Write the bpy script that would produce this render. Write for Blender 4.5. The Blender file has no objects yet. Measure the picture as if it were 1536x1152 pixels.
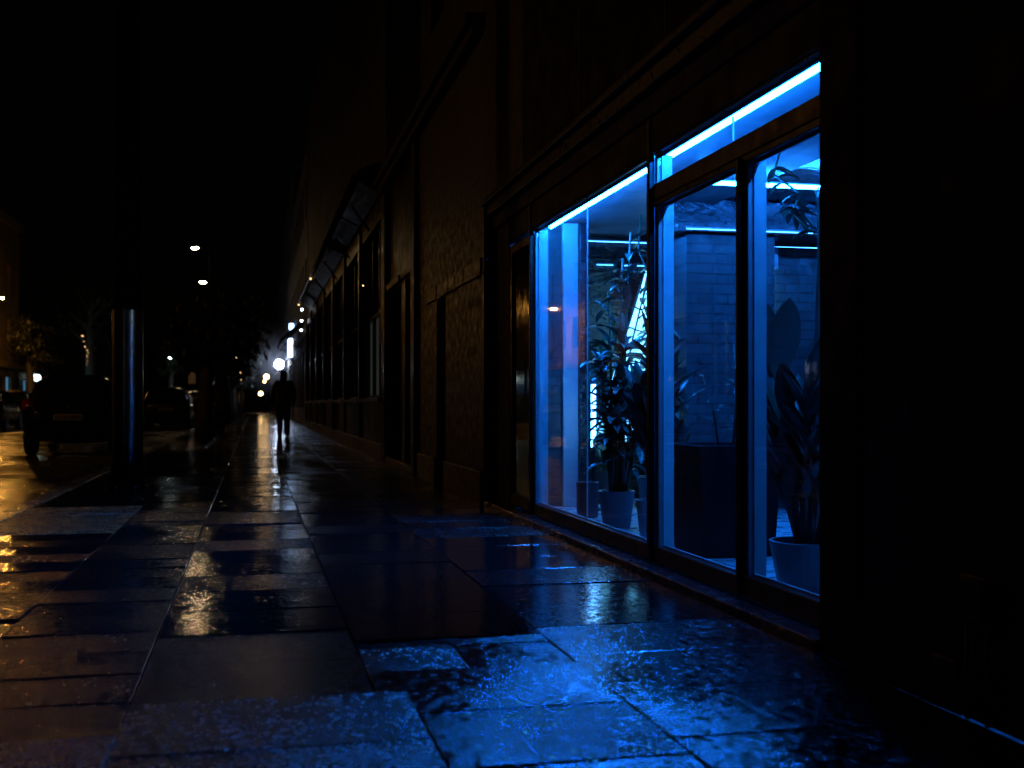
import bpy, bmesh, math, random
from mathutils import Vector, Matrix, Euler
R = math.radians
PI = math.pi
random.seed(7)
C = bpy.context.scene.collection
SC = bpy.context.scene

# ------------------------------------------------------------------ materials
class NT:
    def __init__(s, name):
        s.m = bpy.data.materials.new(name); s.m.use_nodes = True
        s.t = s.m.node_tree; s.n = s.t.nodes; s.l = s.t.links
        s.n.clear()
        s.out = s.n.new('ShaderNodeOutputMaterial')
    def node(s, typ, ins=None, **kw):
        n = s.n.new(typ)
        for k, v in kw.items(): setattr(n, k, v)
        for k, v in (ins or {}).items():
            if isinstance(v, bpy.types.NodeSocket): s.l.new(v, n.inputs[k])
            else: n.inputs[k].default_value = v
        return n
    def coord(s, kind='Object'): return s.node('ShaderNodeTexCoord').outputs[kind]
    def mapping(s, vec, scale=(1,1,1), loc=(0,0,0), rot=(0,0,0)):
        return s.node('ShaderNodeMapping', {'Vector': vec, 'Scale': scale, 'Location': loc, 'Rotation': rot}).outputs[0]
    def noise(s, vec, scale, detail=4, rough=.55, dist=0):
        return s.node('ShaderNodeTexNoise', {'Vector': vec, 'Scale': scale, 'Detail': detail, 'Roughness': rough, 'Distortion': dist}).outputs['Fac']
    def ramp(s, fac, stops):
        n = s.node('ShaderNodeValToRGB', {'Fac': fac}); cr = n.color_ramp
        while len(cr.elements) < len(stops): cr.elements.new(.5)
        for e, (p, c) in zip(cr.elements, stops):
            e.position = p; e.color = c if len(c) == 4 else (*c, 1)
        return n.outputs[0]
    def rng(s, fac, a, b, c=0, d=1):
        return s.node('ShaderNodeMapRange', {'Value': fac, 'From Min': c, 'From Max': d, 'To Min': a, 'To Max': b}).outputs[0]
    def math(s, op, a, b=0):
        return s.node('ShaderNodeMath', {0: a, 1: b}, operation=op).outputs[0]
    def mixc(s, fac, a, b, mode='MIX'):
        n = s.n.new('ShaderNodeMix'); n.data_type = 'RGBA'; n.blend_type = mode
        for i, v in ((0, fac), (6, a), (7, b)):
            if isinstance(v, bpy.types.NodeSocket): s.l.new(v, n.inputs[i])
            else: n.inputs[i].default_value = v if i == 0 else ((*v, 1) if len(v) == 3 else v)
        return n.outputs[2]
    def bump(s, h, strength=.3, dist=.01, normal=None):
        d = {'Height': h, 'Strength': strength, 'Distance': dist}
        if normal is not None: d['Normal'] = normal
        return s.node('ShaderNodeBump', d).outputs[0]
    def bsdf(s, **kw):
        n = s.n.new('ShaderNodeBsdfPrincipled')
        for k, v in kw.items():
            k = k.replace('_', ' ')
            if isinstance(v, bpy.types.NodeSocket): s.l.new(v, n.inputs[k])
            elif k == 'Base Color' or k.endswith('Color'): n.inputs[k].default_value = (*v, 1) if len(v) == 3 else v
            else: n.inputs[k].default_value = v
        s.l.new(n.outputs[0], s.out.inputs[0]); return n

def simple(name, col, rough=.5, metal=0, var=.3, nscale=6, bump=.15, bscale=60, rvar=.12, bdist=.004, spec=.5):
    t = NT(name); v = t.coord()
    n1 = t.noise(v, nscale, 5)
    c = t.mixc(t.rng(n1, 0, 1, .3, .7), tuple(x*(1-var) for x in col), tuple(min(1, x*(1+var)) for x in col))
    b = t.bump(t.noise(v, bscale, 3), bump, bdist)
    t.bsdf(Base_Color=c, Roughness=t.rng(t.noise(v, nscale*2.3, 3), max(.02, rough-rvar), rough+rvar, .3, .7), Metallic=metal, Normal=b, Specular_IOR_Level=spec)
    return t.m

def emit(name, col, strength):
    t = NT(name)
    e = t.node('ShaderNodeEmission', {'Color': (*col, 1), 'Strength': strength})
    t.l.new(e.outputs[0], t.out.inputs[0]); return t.m

def glass(name, tint=(.93, .96, 1), ior=1.45):
    t = NT(name)
    bf = t.node('ShaderNodeNewGeometry').outputs['Backfacing']
    f = t.node('ShaderNodeFresnel', {'IOR': t.rng(bf, ior, 1/ior)}).outputs[0]
    tr = t.node('ShaderNodeBsdfTransparent', {'Color': (*tint, 1)})
    gl = t.node('ShaderNodeBsdfGlossy', {'Color': (.95, .97, 1, 1), 'Roughness': .015})
    mx = t.node('ShaderNodeMixShader', {0: f, 1: tr.outputs[0], 2: gl.outputs[0]})
    t.l.new(mx.outputs[0], t.out.inputs[0]); return t.m

def axis_uv(t, axes):
    s = t.node('ShaderNodeSeparateXYZ', {0: t.coord()})
    return t.node('ShaderNodeCombineXYZ', {0: s.outputs[axes[0]], 1: s.outputs[axes[1]], 2: 0.0}).outputs[0]

def brick(name, c1, c2, mortar, axes='yz', bw=.22, bh=.07, ms=.008, rough=.6, bump=.5):
    ax = {'x': 0, 'y': 1, 'z': 2}
    t = NT(name); uv = axis_uv(t, (ax[axes[0]], ax[axes[1]]))
    wob = t.noise(uv, 5, 3)
    uv2 = t.node('ShaderNodeVectorMath', {0: uv, 1: t.node('ShaderNodeCombineXYZ', {0: t.rng(wob, -.006, .006), 1: t.rng(wob, -.006, .006)}).outputs[0]}, operation='ADD').outputs[0]
    b = t.node('ShaderNodeTexBrick', {'Vector': uv2, 'Color1': (*c1, 1), 'Color2': (*c2, 1), 'Mortar': (*mortar, 1), 'Scale': 1.0,
        'Mortar Size': ms, 'Mortar Smooth': .2, 'Bias': 0.0, 'Brick Width': bw, 'Row Height': bh})
    n = t.noise(uv, 3, 5)
    col = t.mixc(t.rng(n, 0, .75, .35, .7), b.outputs[0], tuple(x*.3 for x in c1))
    hgt = t.math('SUBTRACT', t.math('MULTIPLY', t.noise(uv, 45, 4), .35), b.outputs['Fac'])
    t.bsdf(Base_Color=col, Roughness=t.rng(t.noise(uv, 9, 3), rough-.2, rough+.2, .3, .7), Normal=t.bump(hgt, bump, .008))
    return t.m

M = {}
# wet paving slabs: every slab (mesh island) has its own tone and wetness, puddles lie across them
def mat_slab():
    t = NT('wet_slab'); v = t.coord()
    isl = t.node('ShaderNodeNewGeometry').outputs['Random Per Island']
    big = t.noise(t.mapping(v, (1.0, .6, 1)), 1.7, 5, .62, .6)
    gr = t.noise(t.mapping(v, (1, .6, 1)), 30, 4, .65)
    wet = t.rng(t.math('ADD', t.math('ADD', t.rng(big, .285, .715, 0, 1), t.rng(isl, -.11, .11)), t.rng(gr, -.20, .20, .3, .7)), 1, 0, .26, .80)   # 1 = film of water
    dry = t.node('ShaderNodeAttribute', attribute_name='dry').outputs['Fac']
    wet = t.math('SUBTRACT', wet, t.math('MULTIPLY', dry, t.rng(big, .7, .9, .3, .7)))
    wet = t.rng(wet, 0, 1)
    fine = t.noise(v, 60, 4, .7)
    grit = t.node('ShaderNodeTexVoronoi', {'Vector': v, 'Scale': 210.0}).outputs['Distance']
    mid = t.noise(t.mapping(v, (1, .55, 1)), 9, 5, .6, .4)
    col = t.mixc(t.rng(isl, .1, .9), (.009, .009, .0095), (.020, .019, .018))
    col = t.mixc(t.rng(mid, 0, .6, .35, .65), col, (.007, .007, .0075))
    col = t.mixc(t.math('MULTIPLY', t.rng(grit, 1, 0, .05, .30), .35), col, (.10, .10, .10))
    col = t.mixc(t.math('MULTIPLY', wet, .5), col, (.010, .010, .011))
    rough = t.rng(wet, .25, .05)
    rough = t.math('ADD', rough, t.rng(mid, -.03, .05, .3, .7))
    h = t.math('ADD', t.math('MULTIPLY', fine, .7), t.math('MULTIPLY', grit, .5))
    b1 = t.node('ShaderNodeBump', {'Height': h, 'Strength': t.rng(wet, .65, .03), 'Distance': .008}).outputs[0]
    rip = t.noise(t.mapping(v, (1, .6, 1)), 26, 4, .6, .8)
    b2 = t.bump(rip, .13, .008, b1)
    wave = t.noise(t.mapping(v, (.8, 1.2, 1)), 3.2, 2, .5)
    b3 = t.bump(wave, .10, .03, b2)
    gn = t.noise(t.mapping(v, (1, .5, 1)), 75, 3, .7)
    rough = t.math('ADD', rough, t.math('MULTIPLY', t.rng(gn, -.07, .09, .3, .7), t.rng(wet, 1, .25)))
    spec = t.math('MULTIPLY', t.rng(gn, .08, .85, .33, .67), 1.0)
    spec = t.node('ShaderNodeMix', {0: wet, 2: spec, 3: .5}).outputs[0]
    col = t.mixc(t.rng(dry, 0, 1, .8, .9), col, (.26, .15, .055))  # amber lamplight painted into the colour of the driest slabs
    t.bsdf(Base_Color=col, Roughness=rough, Normal=b3, IOR=3.0, Specular_IOR_Level=spec)
    return t.m
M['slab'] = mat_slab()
def mat_road():
    t = NT('wet_asphalt'); v = t.coord()
    big = t.noise(t.mapping(v, (.5, .3, 1)), 1.2, 4, .6, .5)
    wet = t.rng(big, 1, 0, .42, .62)
    col = t.mixc(t.noise(v, 60, 4), (.022, .022, .023), (.055, .053, .05))
    b1 = t.node('ShaderNodeBump', {'Height': t.noise(v, 90, 3, .6), 'Strength': t.rng(wet, .6, .12), 'Distance': .008}).outputs[0]
    b2 = t.bump(t.noise(v, 5, 3), .12, .03, b1)
    t.bsdf(Base_Color=col, Roughness=t.rng(wet, .42, .12), Normal=b2)
    return t.m
M['road'] = mat_road()
M['bed'] = simple('wet_joint_sand', (.012, .011, .010), .55, bump=.4, bscale=150)
M['kerb'] = simple('wet_granite_kerb', (.12, .11, .10), .22, bump=.35, bscale=120, nscale=3)
M['farpave'] = simple('wet_far_paving', (.018, .018, .018), .3, bump=.4, bscale=20, nscale=1)
M['black'] = simple('black_painted_metal', (.008, .008, .009), .32, .0, bump=.12, bscale=90)
M['matt'] = simple('matt_black_paint', (.0015, .0015, .0015), .7, .0, spec=.0, bump=.12, bscale=90)
M['blackwall'] = simple('black_rendered_wall', (.006, .0055, .0055), .7, bump=.5, bscale=70)
M['nearwall'] = simple('dark_stone_cladding', (.0022, .002, .002), .7, spec=.2, bump=.35, bscale=45, nscale=2.5)
M['nearpanel'] = simple('dark_glossy_panel', (.002, .002, .0025), .9, bump=.08, bscale=25)
M['ledge'] = simple('worn_stone_ledge', (.03, .024, .02), .85, spec=.1, bump=.4, bscale=70)
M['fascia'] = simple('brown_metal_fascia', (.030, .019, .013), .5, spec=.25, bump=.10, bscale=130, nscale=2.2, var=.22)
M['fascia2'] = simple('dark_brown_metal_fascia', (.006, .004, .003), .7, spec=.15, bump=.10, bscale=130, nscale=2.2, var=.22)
M['seam'] = simple('dark_seam', (.006, .005, .005), .6)
M['sign'] = simple('brown_sign_band', (.012, .008, .007), .6, spec=.2, bump=.10, bscale=120, nscale=3)
M['bronze'] = simple('anodised_frame', (.40, .40, .41), .42, .2, bump=.05, bscale=200, var=.15)
M['rail'] = simple('bronze_rail', (.03, .022, .018), .45, .2, bump=.08, bscale=140, var=.2)
M['step'] = simple('dark_granite_step', (.035, .033, .034), .22, bump=.25, bscale=140)
M['pane'] = glass('shop_glass')
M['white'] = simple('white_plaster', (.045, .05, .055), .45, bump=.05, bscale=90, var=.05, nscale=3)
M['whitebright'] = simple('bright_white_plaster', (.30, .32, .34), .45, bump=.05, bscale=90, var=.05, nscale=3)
M['ceil'] = simple('shop_ceiling_paint', (.075, .08, .095), .5, bump=.1, bscale=40, var=.18, nscale=1.3)
def mat_tiles(name, axes, tw, th, c1, c2, grout, rough, b=.4):
    return brick(name, c1, c2, grout, axes, tw, th, .006, rough, b)
M['floor'] = mat_tiles('shop_floor_tile', 'xy', .6, .3, (.40, .41, .43), (.46, .47, .48), (.10, .10, .11), .30, .2)
def mat_darkwall():
    t = NT('dark_gloss_wall'); v = t.coord()
    n = t.noise(t.mapping(v, (1, 1, 2.6)), 2.6, 5, .62, .7)
    n2 = t.noise(v, 14, 4)
    col = t.mixc(t.rng(n2, 0, 1, .35, .65), (.003, .004, .005), (.013, .015, .018))
    h = t.math('ADD', n, t.math('MULTIPLY', n2, .25))
    t.bsdf(Base_Color=col, Roughness=t.rng(n, .08, .3, .35, .65), Normal=t.bump(h, .5, .05))
    return t.m
M['darkwall'] = mat_darkwall()
M['pillar'] = brick('painted_brick_pillar', (.045, .048, .05), (.032, .034, .036), (.014, .014, .015), 'xz', .24, .075, .007, .45, .7)
M['redbrick'] = brick('old_brick', (.009, .005, .0038), (.006, .0035, .0027), (.006, .0055, .005), 'yz', .23, .075, .010, .5, .8)
M['plinth'] = brick('stone_plinth', (.10, .075, .055), (.075, .055, .042), (.02, .016, .013), 'yz', .62, .30, .010, .45, .5)
M['stone'] = simple('weathered_stone', (.0045, .0035, .0029), .4, spec=.10, bump=.5, bscale=30, nscale=2)
M['stone2'] = simple('pale_weathered_stone', (.06, .047, .04), .5, bump=.5, bscale=30, nscale=2)
M['darkpaint'] = simple('dark_gloss_joinery', (.006, .0042, .0036), .35, spec=.25, bump=.12, bscale=30)
M['browndoor'] = simple('brown_joinery', (.018, .011, .008), .35, bump=.12, bscale=30)
def mat_glow_film(name, col, e):  # faint emission stands in for light on the film and notices
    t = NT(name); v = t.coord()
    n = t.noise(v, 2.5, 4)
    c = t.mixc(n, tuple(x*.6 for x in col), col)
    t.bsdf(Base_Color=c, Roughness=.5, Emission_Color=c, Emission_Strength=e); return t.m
M['greypanel'] = mat_glow_film('glowing_grey_green_film', (.16, .20, .19), .10)
M['blackglass'] = simple('dark_window_glass', (.006, .007, .009), .07, bump=.03, bscale=4, rvar=.04)
M['paper'] = mat_glow_film('glowing_white_notice', (.6, .62, .68), .09)
M['steel'] = None
def mat_steel():
    t = NT('brushed_steel_sleeve'); v = t.coord()
    br = t.noise(t.mapping(v, (60, 60, 1.2)), 4, 4, .6)
    bl = t.noise(v, 7, 4)
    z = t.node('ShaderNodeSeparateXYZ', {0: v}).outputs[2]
    light_fade = t.rng(t.math('ADD', z, t.rng(bl, -.15, .15)), .02, 1.0, .30, 1.75)  # sleeve painted darker toward its foot, standing in for its fading highlight
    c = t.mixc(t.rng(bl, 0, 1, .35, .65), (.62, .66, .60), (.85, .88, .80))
    c = t.mixc(light_fade, (.006, .006, .007), c)
    t.bsdf(Base_Color=c, Metallic=1.0, Anisotropic=.8, Anisotropic_Rotation=.25,
           Roughness=t.rng(br, .22, .34, .3, .7), Normal=t.bump(br, .06, .003))
    return t.m
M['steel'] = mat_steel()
M['zinc'] = simple('weathered_metal', (.04, .04, .04), .5, .2, bump=.15, bscale=60)
M['canopy'] = simple('wet_canopy_metal', (.010, .0095, .0095), .5, .0, spec=.2, bump=.5, bscale=9, nscale=2, bdist=.03)
M['car'] = None
def mat_car(name, col):
    t = NT(name); v = t.coord()
    dr = t.node('ShaderNodeTexVoronoi', {'Vector': v, 'Scale': 70.0}).outputs['Distance']
    h = t.rng(dr, 1, 0, 0, .35)
    b = t.bump(h, .25, .003)
    t.bsdf(Base_Color=col, Roughness=.22, Metallic=.3, Coat_Weight=1.0, Coat_Roughness=.06, Normal=b)
    return t.m
M['car'] = mat_car('black_car_paint', (.010, .010, .012))
M['car2'] = mat_car('grey_car_paint', (.03, .03, .034))
M['car3'] = mat_car('silver_car_paint', (.16, .16, .17))
M['tyre'] = simple('tyre_rubber', (.012, .012, .012), .65, bump=.3)
M['rim'] = simple('alloy_rim', (.30, .30, .31), .3, .9)
M['tail'] = simple('unlit_red_lens', (.20, .010, .008), .12, bump=.25, bscale=40)
M['plate'] = simple('white_number_plate', (.50, .47, .42), .45, bump=.03)
M['plateink'] = simple('plate_ink', (.02, .02, .02), .5)
M['chrome'] = simple('chrome_trim', (.6, .6, .6), .12, 1.0, var=.05, bump=.02)
M['bark'] = simple('wet_bark', (.06, .05, .042), .6, bump=.9, bscale=18, bdist=.03)
M['bark2'] = simple('pale_plane_bark', (.10, .095, .085), .6, bump=.6, bscale=10, bdist=.02, nscale=4)
def mat_leaf(name, c1, c2, rough=.45, trans=.12):
    t = NT(name)
    isl = t.node('ShaderNodeNewGeometry').outputs['Random Per Island']
    col = t.mixc(isl, c1, c2)
    t.bsdf(Base_Color=col, Roughness=rough, Normal=t.bump(t.noise(t.coord(), 25, 3), .3, .01), Subsurface_Weight=0.0)
    return t.m
M['leaf'] = mat_leaf('street_tree_leaves', (.016, .024, .008), (.04, .045, .018))
M['pleaf'] = mat_leaf('glossy_houseplant_leaves', (.016, .06, .045), (.045, .13, .10), .3)
M['pleafd'] = mat_leaf('dark_houseplant_leaves', (.005, .018, .010), (.012, .035, .022), .36)
M['darkleaf'] = mat_leaf('very_dark_leaf', (.002, .007, .003), (.004, .010, .005), .6)
M['stem'] = simple('green_brown_stem', (.05, .075, .04), .4, bump=.5, bscale=50)
M['stemd'] = simple('dark_stem', (.02, .028, .018), .45, bump=.5, bscale=50)
M['pot'] = simple('pale_ceramic_pot', (.20, .21, .23), .38, bump=.05, bscale=60, var=.08)
M['potd'] = simple('grey_ceramic_pot', (.05, .05, .055), .45, bump=.08, bscale=60)
M['planter'] = simple('matt_black_planter', (.004, .004, .005), .8, bump=.06, bscale=80, spec=.08)
M['soil'] = simple('potting_soil', (.03, .022, .015), .9, bump=.8, bscale=60)
M['cloth'] = simple('dark_jacket_cloth', (.022, .023, .03), .85, bump=.4, bscale=160)
M['trouser'] = simple('dark_trouser_cloth', (.010, .010, .013), .85, bump=.4, bscale=160)
M['shoe'] = simple('dark_shoe', (.012, .012, .012), .5)
M['skin'] = simple('skin', (.30, .19, .14), .55, bump=.1)
M['ochre'] = simple('ochre_stucco', (.26, .18, .07), .7, bump=.3, bscale=8, nscale=.6, var=.45)
M['stucco'] = simple('brown_stucco', (.045, .032, .026), .7, bump=.3, bscale=8, nscale=.6, var=.35)
M['stuccod'] = simple('dark_stucco', (.018, .014, .012), .7, bump=.3, bscale=8, nscale=.6, var=.35)
# lights
LEDC = (.010, .19, 1.0)
M['led'] = emit('blue_led', (.006,.195,1), 560)
M['led_mid'] = emit('blue_led_mid', LEDC, 210)
M['led_thin'] = emit('blue_led_thin', (.05, .30, 1.0), 18)
M['lantern'] = None
def mat_lantern():
    t = NT('cone_lantern_glow'); v = t.coord('Generated')
    z = t.node('ShaderNodeSeparateXYZ', {0: v}).outputs[2]
    n = t.noise(t.coord(), 6, 3)
    s = t.math('MULTIPLY', t.rng(z, 3, 11), t.rng(n, .5, 1.3, .3, .7))
    e = t.node('ShaderNodeEmission', {'Color': (.14, .58, 1, 1), 'Strength': s})
    t.l.new(e.outputs[0], t.out.inputs[0]); return t.m
M['lantern'] = mat_lantern()
M['tube'] = emit('teal_tube', (.10, .55, 1), 9.0)
M['orange'] = emit('sodium_lamp', (1, .42, .10), 430)
M['orange_far'] = emit('sodium_lamp_far', (1, .42, .07), 1000)
M['warm'] = emit('warm_lamp', (1, .70, .34), 170)
M['cool'] = emit('cool_lamp', (.80, 1, .95), 60)
M['flood'] = emit('cool_flood', (.78, .95, 1), 700)
M['hot'] = emit('white_sign_light', (.62, .74, 1), 90)
M['bluesign'] = emit('blue_white_sign', (.42, .62, 1), 8)
M['signbar'] = emit('pale_sign_bar', (.72, 1, .95), 5)
M['tube_streak'] = emit('added_streak_tube', (.12, .44, 1), 22.0)  # extra source, added for the streak on the pavement
M['shopblue'] = emit('blue_lit_shopfront', (.10, .30, .55), .55)
M['bulb'] = emit('warm_bulb', (1, .52, .2), 5)
M['dimwarm'] = emit('dim_warm_window', (1, .5, .2), .03)
M['far_glow'] = emit('far_warm_lamp', (1, .62, .25), 14)

# ------------------------------------------------------------------ mesh helpers
def BM(): return bmesh.new()
def box(bm, x0, x1, y0, y1, z0, z1):
    v = [bm.verts.new(p) for p in ((x0,y0,z0),(x1,y0,z0),(x1,y1,z0),(x0,y1,z0),(x0,y0,z1),(x1,y0,z1),(x1,y1,z1),(x0,y1,z1))]
    for f in ((0,3,2,1),(4,5,6,7),(0,1,5,4),(1,2,6,5),(2,3,7,6),(3,0,4,7)): bm.faces.new([v[i] for i in f])
def ring(bm, x0, x1, a, b, c, d, e, f=None, g=None):
    # rectangular frame in a plane of constant x: outer y a..b, z c..d; inset e (sides), f (bottom), g (top)
    f = e if f is None else f; g = e if g is None else g
    O = ((a,c),(b,c),(b,d),(a,d)); I = ((a+e,c+f),(b-e,c+f),(b-e,d-g),(a+e,d-g))
    L = [[bm.verts.new((x, y, z)) for y, z in P] for x, P in ((x0,O),(x0,I),(x1,I),(x1,O))]
    for p, q in ((0,1),(1,2),(2,3),(3,0)):
        for k in range(4): bm.faces.new((L[p][k], L[p][(k+1)%4], L[q][(k+1)%4], L[q][k]))
def quad(bm, *ps): bm.faces.new([bm.verts.new(p) for p in ps])
def tube(bm, pts, rad, seg=10, cap=True):
    pts = [Vector(p) for p in pts]
    if not hasattr(rad, '__len__'): rad = [rad]*len(pts)
    rings = []; up = None
    for i, p in enumerate(pts):
        d = (pts[min(i+1, len(pts)-1)] - pts[max(i-1, 0)]).normalized()
        if up is None:
            up = Vector((1,0,0)) if abs(d.x) < .9 else Vector((0,1,0))
        a = (up - d*up.dot(d)).normalized(); up = a; b = d.cross(a)
        rings.append([bm.verts.new(p + (a*math.cos(2*PI*k/seg) + b*math.sin(2*PI*k/seg))*rad[i]) for k in range(seg)])
    for r0, r1 in zip(rings, rings[1:]):
        for k in range(seg): bm.faces.new((r0[k], r0[(k+1)%seg], r1[(k+1)%seg], r1[k]))
    if cap:
        bm.faces.new(rings[0][::-1]); bm.faces.new(rings[-1])
def lathe(bm, prof, seg=24, c=(0,0)):
    rings = []
    for r, z in prof:
        rings.append([bm.verts.new((c[0]+r*math.cos(2*PI*k/seg), c[1]+r*math.sin(2*PI*k/seg), z)) for k in range(seg)])
    for r0, r1 in zip(rings, rings[1:]):
        for k in range(seg): bm.faces.new((r0[k], r0[(k+1)%seg], r1[(k+1)%seg], r1[k]))
    bm.faces.new(rings[0][::-1]); bm.faces.new(rings[-1])
def obj(name, bm, mat, parent=None, smooth=False, bevel=0, world=False, sub=0):
    me = bpy.data.meshes.new(name); bmesh.ops.recalc_face_normals(bm, faces=bm.faces) if not world == 'raw' else None
    bm.to_mesh(me); bm.free()
    o = bpy.data.objects.new(name, me); C.objects.link(o)
    me.materials.append(mat)
    if smooth:
        for p in me.polygons: p.use_smooth = True
    if bevel:
        m = o.modifiers.new('bevel', 'BEVEL'); m.width = bevel; m.segments = 2; m.limit_method = 'ANGLE'
    if sub:
        m = o.modifiers.new('sub', 'SUBSURF'); m.levels = sub; m.render_levels = sub
    if parent is not None:
        o.parent = parent
        if world is True:
            o.matrix_parent_inverse = Matrix.Identity(4) if parent.type != 'EMPTY' else Matrix.Translation(-parent.location)
    return o
def tag(o, label=None, cat=None, group=None, kind=None):
    if label: o['label'] = label
    if cat: o['category'] = cat
    if group: o['group'] = group
    if kind: o['kind'] = kind
    return o
def thing(name, label, cat, loc=(0,0,0), rz=0, group=None):
    o = bpy.data.objects.new(name, None); C.objects.link(o); o.location = loc; o.rotation_euler = (0,0,rz)
    o.empty_display_size = .2
    return tag(o, label, cat, group)
def dup(o, parent=None, loc=None, rz=None, label=None):
    c = o.copy(); C.objects.link(c)
    if parent is not None: c.parent = parent
    if loc is not None: c.location = loc
    if rz is not None: c.rotation_euler = (0,0,rz)
    if label: c['label'] = label
    for ch in list(o.children): dup(ch, c)
    return c
def lerp(a, b, t): return a + (b-a)*t

# ------------------------------------------------------------------ the ground
KX0, KX1 = -2.06, -1.87
FX = 2.0                      # facade plane
bm = BM()
quad(bm, (-400,-200,-.16), (400,-200,-.16), (400,700,-.16), (-400,700,-.16))
tag(obj('ground', bm, M['bed']), kind='structure')
bm = BM()
quad(bm, (-11.2,-20,-.12), (KX0,-20,-.12), (KX0,260,-.12), (-11.2,260,-.12))
tag(obj('road', bm, M['road']), kind='structure')
bm = BM(); box(bm, KX1, 2.3, -6, 160, -.15, -.012)
tag(obj('pavement_bed', bm, M['bed']), kind='structure')
# slabs
bm = BM()
rs = random.Random(3)
DL = bm.verts.layers.float.new('dry')
def DRY(x0, x1, y0, y1):
    # how worn dry (1) or flooded (-1) each slab is
    cx, cy = (x0+x1)/2, (y0+y1)/2
    r = rs.uniform(-.85, -.1)
    if -.4 < cx < .4:
        if cy < 3.55: return .35
        if cy < 4.1: return .2
        if cy < 4.6: return .0
        return r
    if cx > .37:
        if cx < .56 and 3.7 < cy < 4.1 and x1 < .8: return .25
        if cy < 4.3: return rs.uniform(-.35, .1)
        if cy < 7.8: return rs.uniform(-.9, -.4)
        return rs.uniform(-.3, .5) if cx > 1.1 else r
    if cx < -.9 and 8.4 < cy < 10.6: return .9  # these slabs also carry the painted amber light near the post
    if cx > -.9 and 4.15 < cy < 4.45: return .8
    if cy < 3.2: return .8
    if cy < 9: return rs.uniform(-.7, .3)
    return rs.uniform(-.7, .0)
def slab(x0, x1, y0, y1, z=0, tilt=.0032, dry=None):
    n0 = len(bm.verts)
    if dry is None: dry = DRY(x0, x1, y0, y1)
    g = .0035
    x0 += g; x1 -= g; y0 += g; y1 -= g
    cx, cy = (x0+x1)/2, (y0+y1)/2
    tx, ty = rs.gauss(0, tilt), rs.gauss(0, tilt*1.1)
    dz = z + rs.gauss(0, .0018)
    ch = .0015
    def P(x, y, zz): return bm.verts.new((x, y, dz + zz + (x-cx)*tx + (y-cy)*ty))
    # top grid with worn edge, tiny irregular outline
    j = lambda: rs.uniform(-.0025, .0025)
    o = [P(x0+j(), y0+j(), -ch), P(x1+j(), y0+j(), -ch), P(x1+j(), y1+j(), -ch), P(x0+j(), y1+j(), -ch)]
    i = [P(x0+ch, y0+ch*1.5, 0), P(x1-ch, y0+ch*1.5, 0), P(x1-ch, y1-ch*1.5, 0), P(x0+ch, y1-ch*1.5, 0)]
    b = [bm.verts.new((v.co.x, v.co.y, -.03)) for v in o]
    bm.faces.new(i)
    for k in range(4):
        bm.faces.new((o[k], o[(k+1)%4], i[(k+1)%4], i[k]))
        bm.faces.new((b[k], b[(k+1)%4], o[(k+1)%4], o[k]))
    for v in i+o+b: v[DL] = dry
cols = [(KX1, -.95, .365, 3.23), (-.95, -.36, .365, 3.23), (-.36, .37, .52, 3.53), (.37, 1.10, .52, 3.27), (1.10, 1.99, .52, 3.40)]
for ci, (x0, x1, step, ph) in enumerate(cols):
    y = ph - step*math.ceil((ph+6)/step)
    while y < 110:
        yy = y + step
        st = step if y < 45 else step*2
        yy = y + st
        if ci == 2 and yy < 3.6:               # the wide raised slab nearest the camera
            slab(x0, .47, y, yy, .006)
        elif ci == 3 and yy < 3.6:
            slab(.47, x1, y, yy)
        elif ci == 3 and 3.7 < y < 4.1:        # a smaller patch slab set in
            slab(x0, .72, y+.0, yy-.14, .002); slab(.72, x1, y, yy-.14, -.004); slab(x0, x1, yy-.14, yy)
        else:
            slab(x0, x1, y, yy)
        y = yy
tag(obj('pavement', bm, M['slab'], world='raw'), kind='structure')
bm = BM()
y = -6
while y < 160:
    L = .9
    dx = rs.uniform(-.006, .006); dz = rs.uniform(-.004, .004)
    box(bm, KX0+dx, KX1+dx-.006, y+.006, y+L-.006, -.15, .003+dz); y += L
tag(obj('kerb', bm, M['kerb'], bevel=.012), kind='structure')
bm = BM(); box(bm, -15.2, -11.4, -20, 260, -.15, 0)
tag(obj('far_pavement', bm, M['farpave']), kind='structure')
bm = BM(); box(bm, -11.4, -11.21, -20, 260, -.15, .006)
tag(obj('far_kerb', bm, M['kerb'], bevel=.012), kind='structure')

# ------------------------------------------------------------------ facade helper
def facade(bm, X, s, y0, y1, z0, z1, ops, depth=.18, thick=.4):
    """wall in plane X, seen from side s (-1: faces -X); ops: openings (ya,yb,za,zb)"""
    ys = sorted({y0, y1, *[a for o in ops for a in o[:2]]}); zs = sorted({z0, z1, *[a for o in ops for a in o[2:]]})
    for ya, yb in zip(ys, ys[1:]):
        for za, zb in zip(zs, zs[1:]):
            my, mz = (ya+yb)/2, (za+zb)/2
            if any(o[0] < my < o[1] and o[2] < mz < o[3] for o in ops): continue
            quad(bm, (X,ya,za), (X,yb,za), (X,yb,zb), (X,ya,zb))
    Xd = X - s*depth
    for (a, b, c, d) in ops:
        quad(bm, (X,a,c), (Xd,a,c), (Xd,a,d), (X,a,d)); quad(bm, (X,b,c), (Xd,b,c), (Xd,b,d), (X,b,d))
        quad(bm, (X,a,d), (Xd,a,d), (Xd,b,d), (X,b,d))
        if c > z0: quad(bm, (X,a,c), (Xd,a,c), (Xd,b,c), (X,b,c))
    Xt = X - s*thick
    quad(bm, (X,y0,z0), (Xt,y0,z0), (Xt,y0,z1), (X,y0,z1)); quad(bm, (X,y1,z0), (Xt,y1,z0), (Xt,y1,z1), (X,y1,z1))
    quad(bm, (X,y0,z1), (Xt,y0,z1), (Xt,y1,z1), (X,y1,z1))

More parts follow.
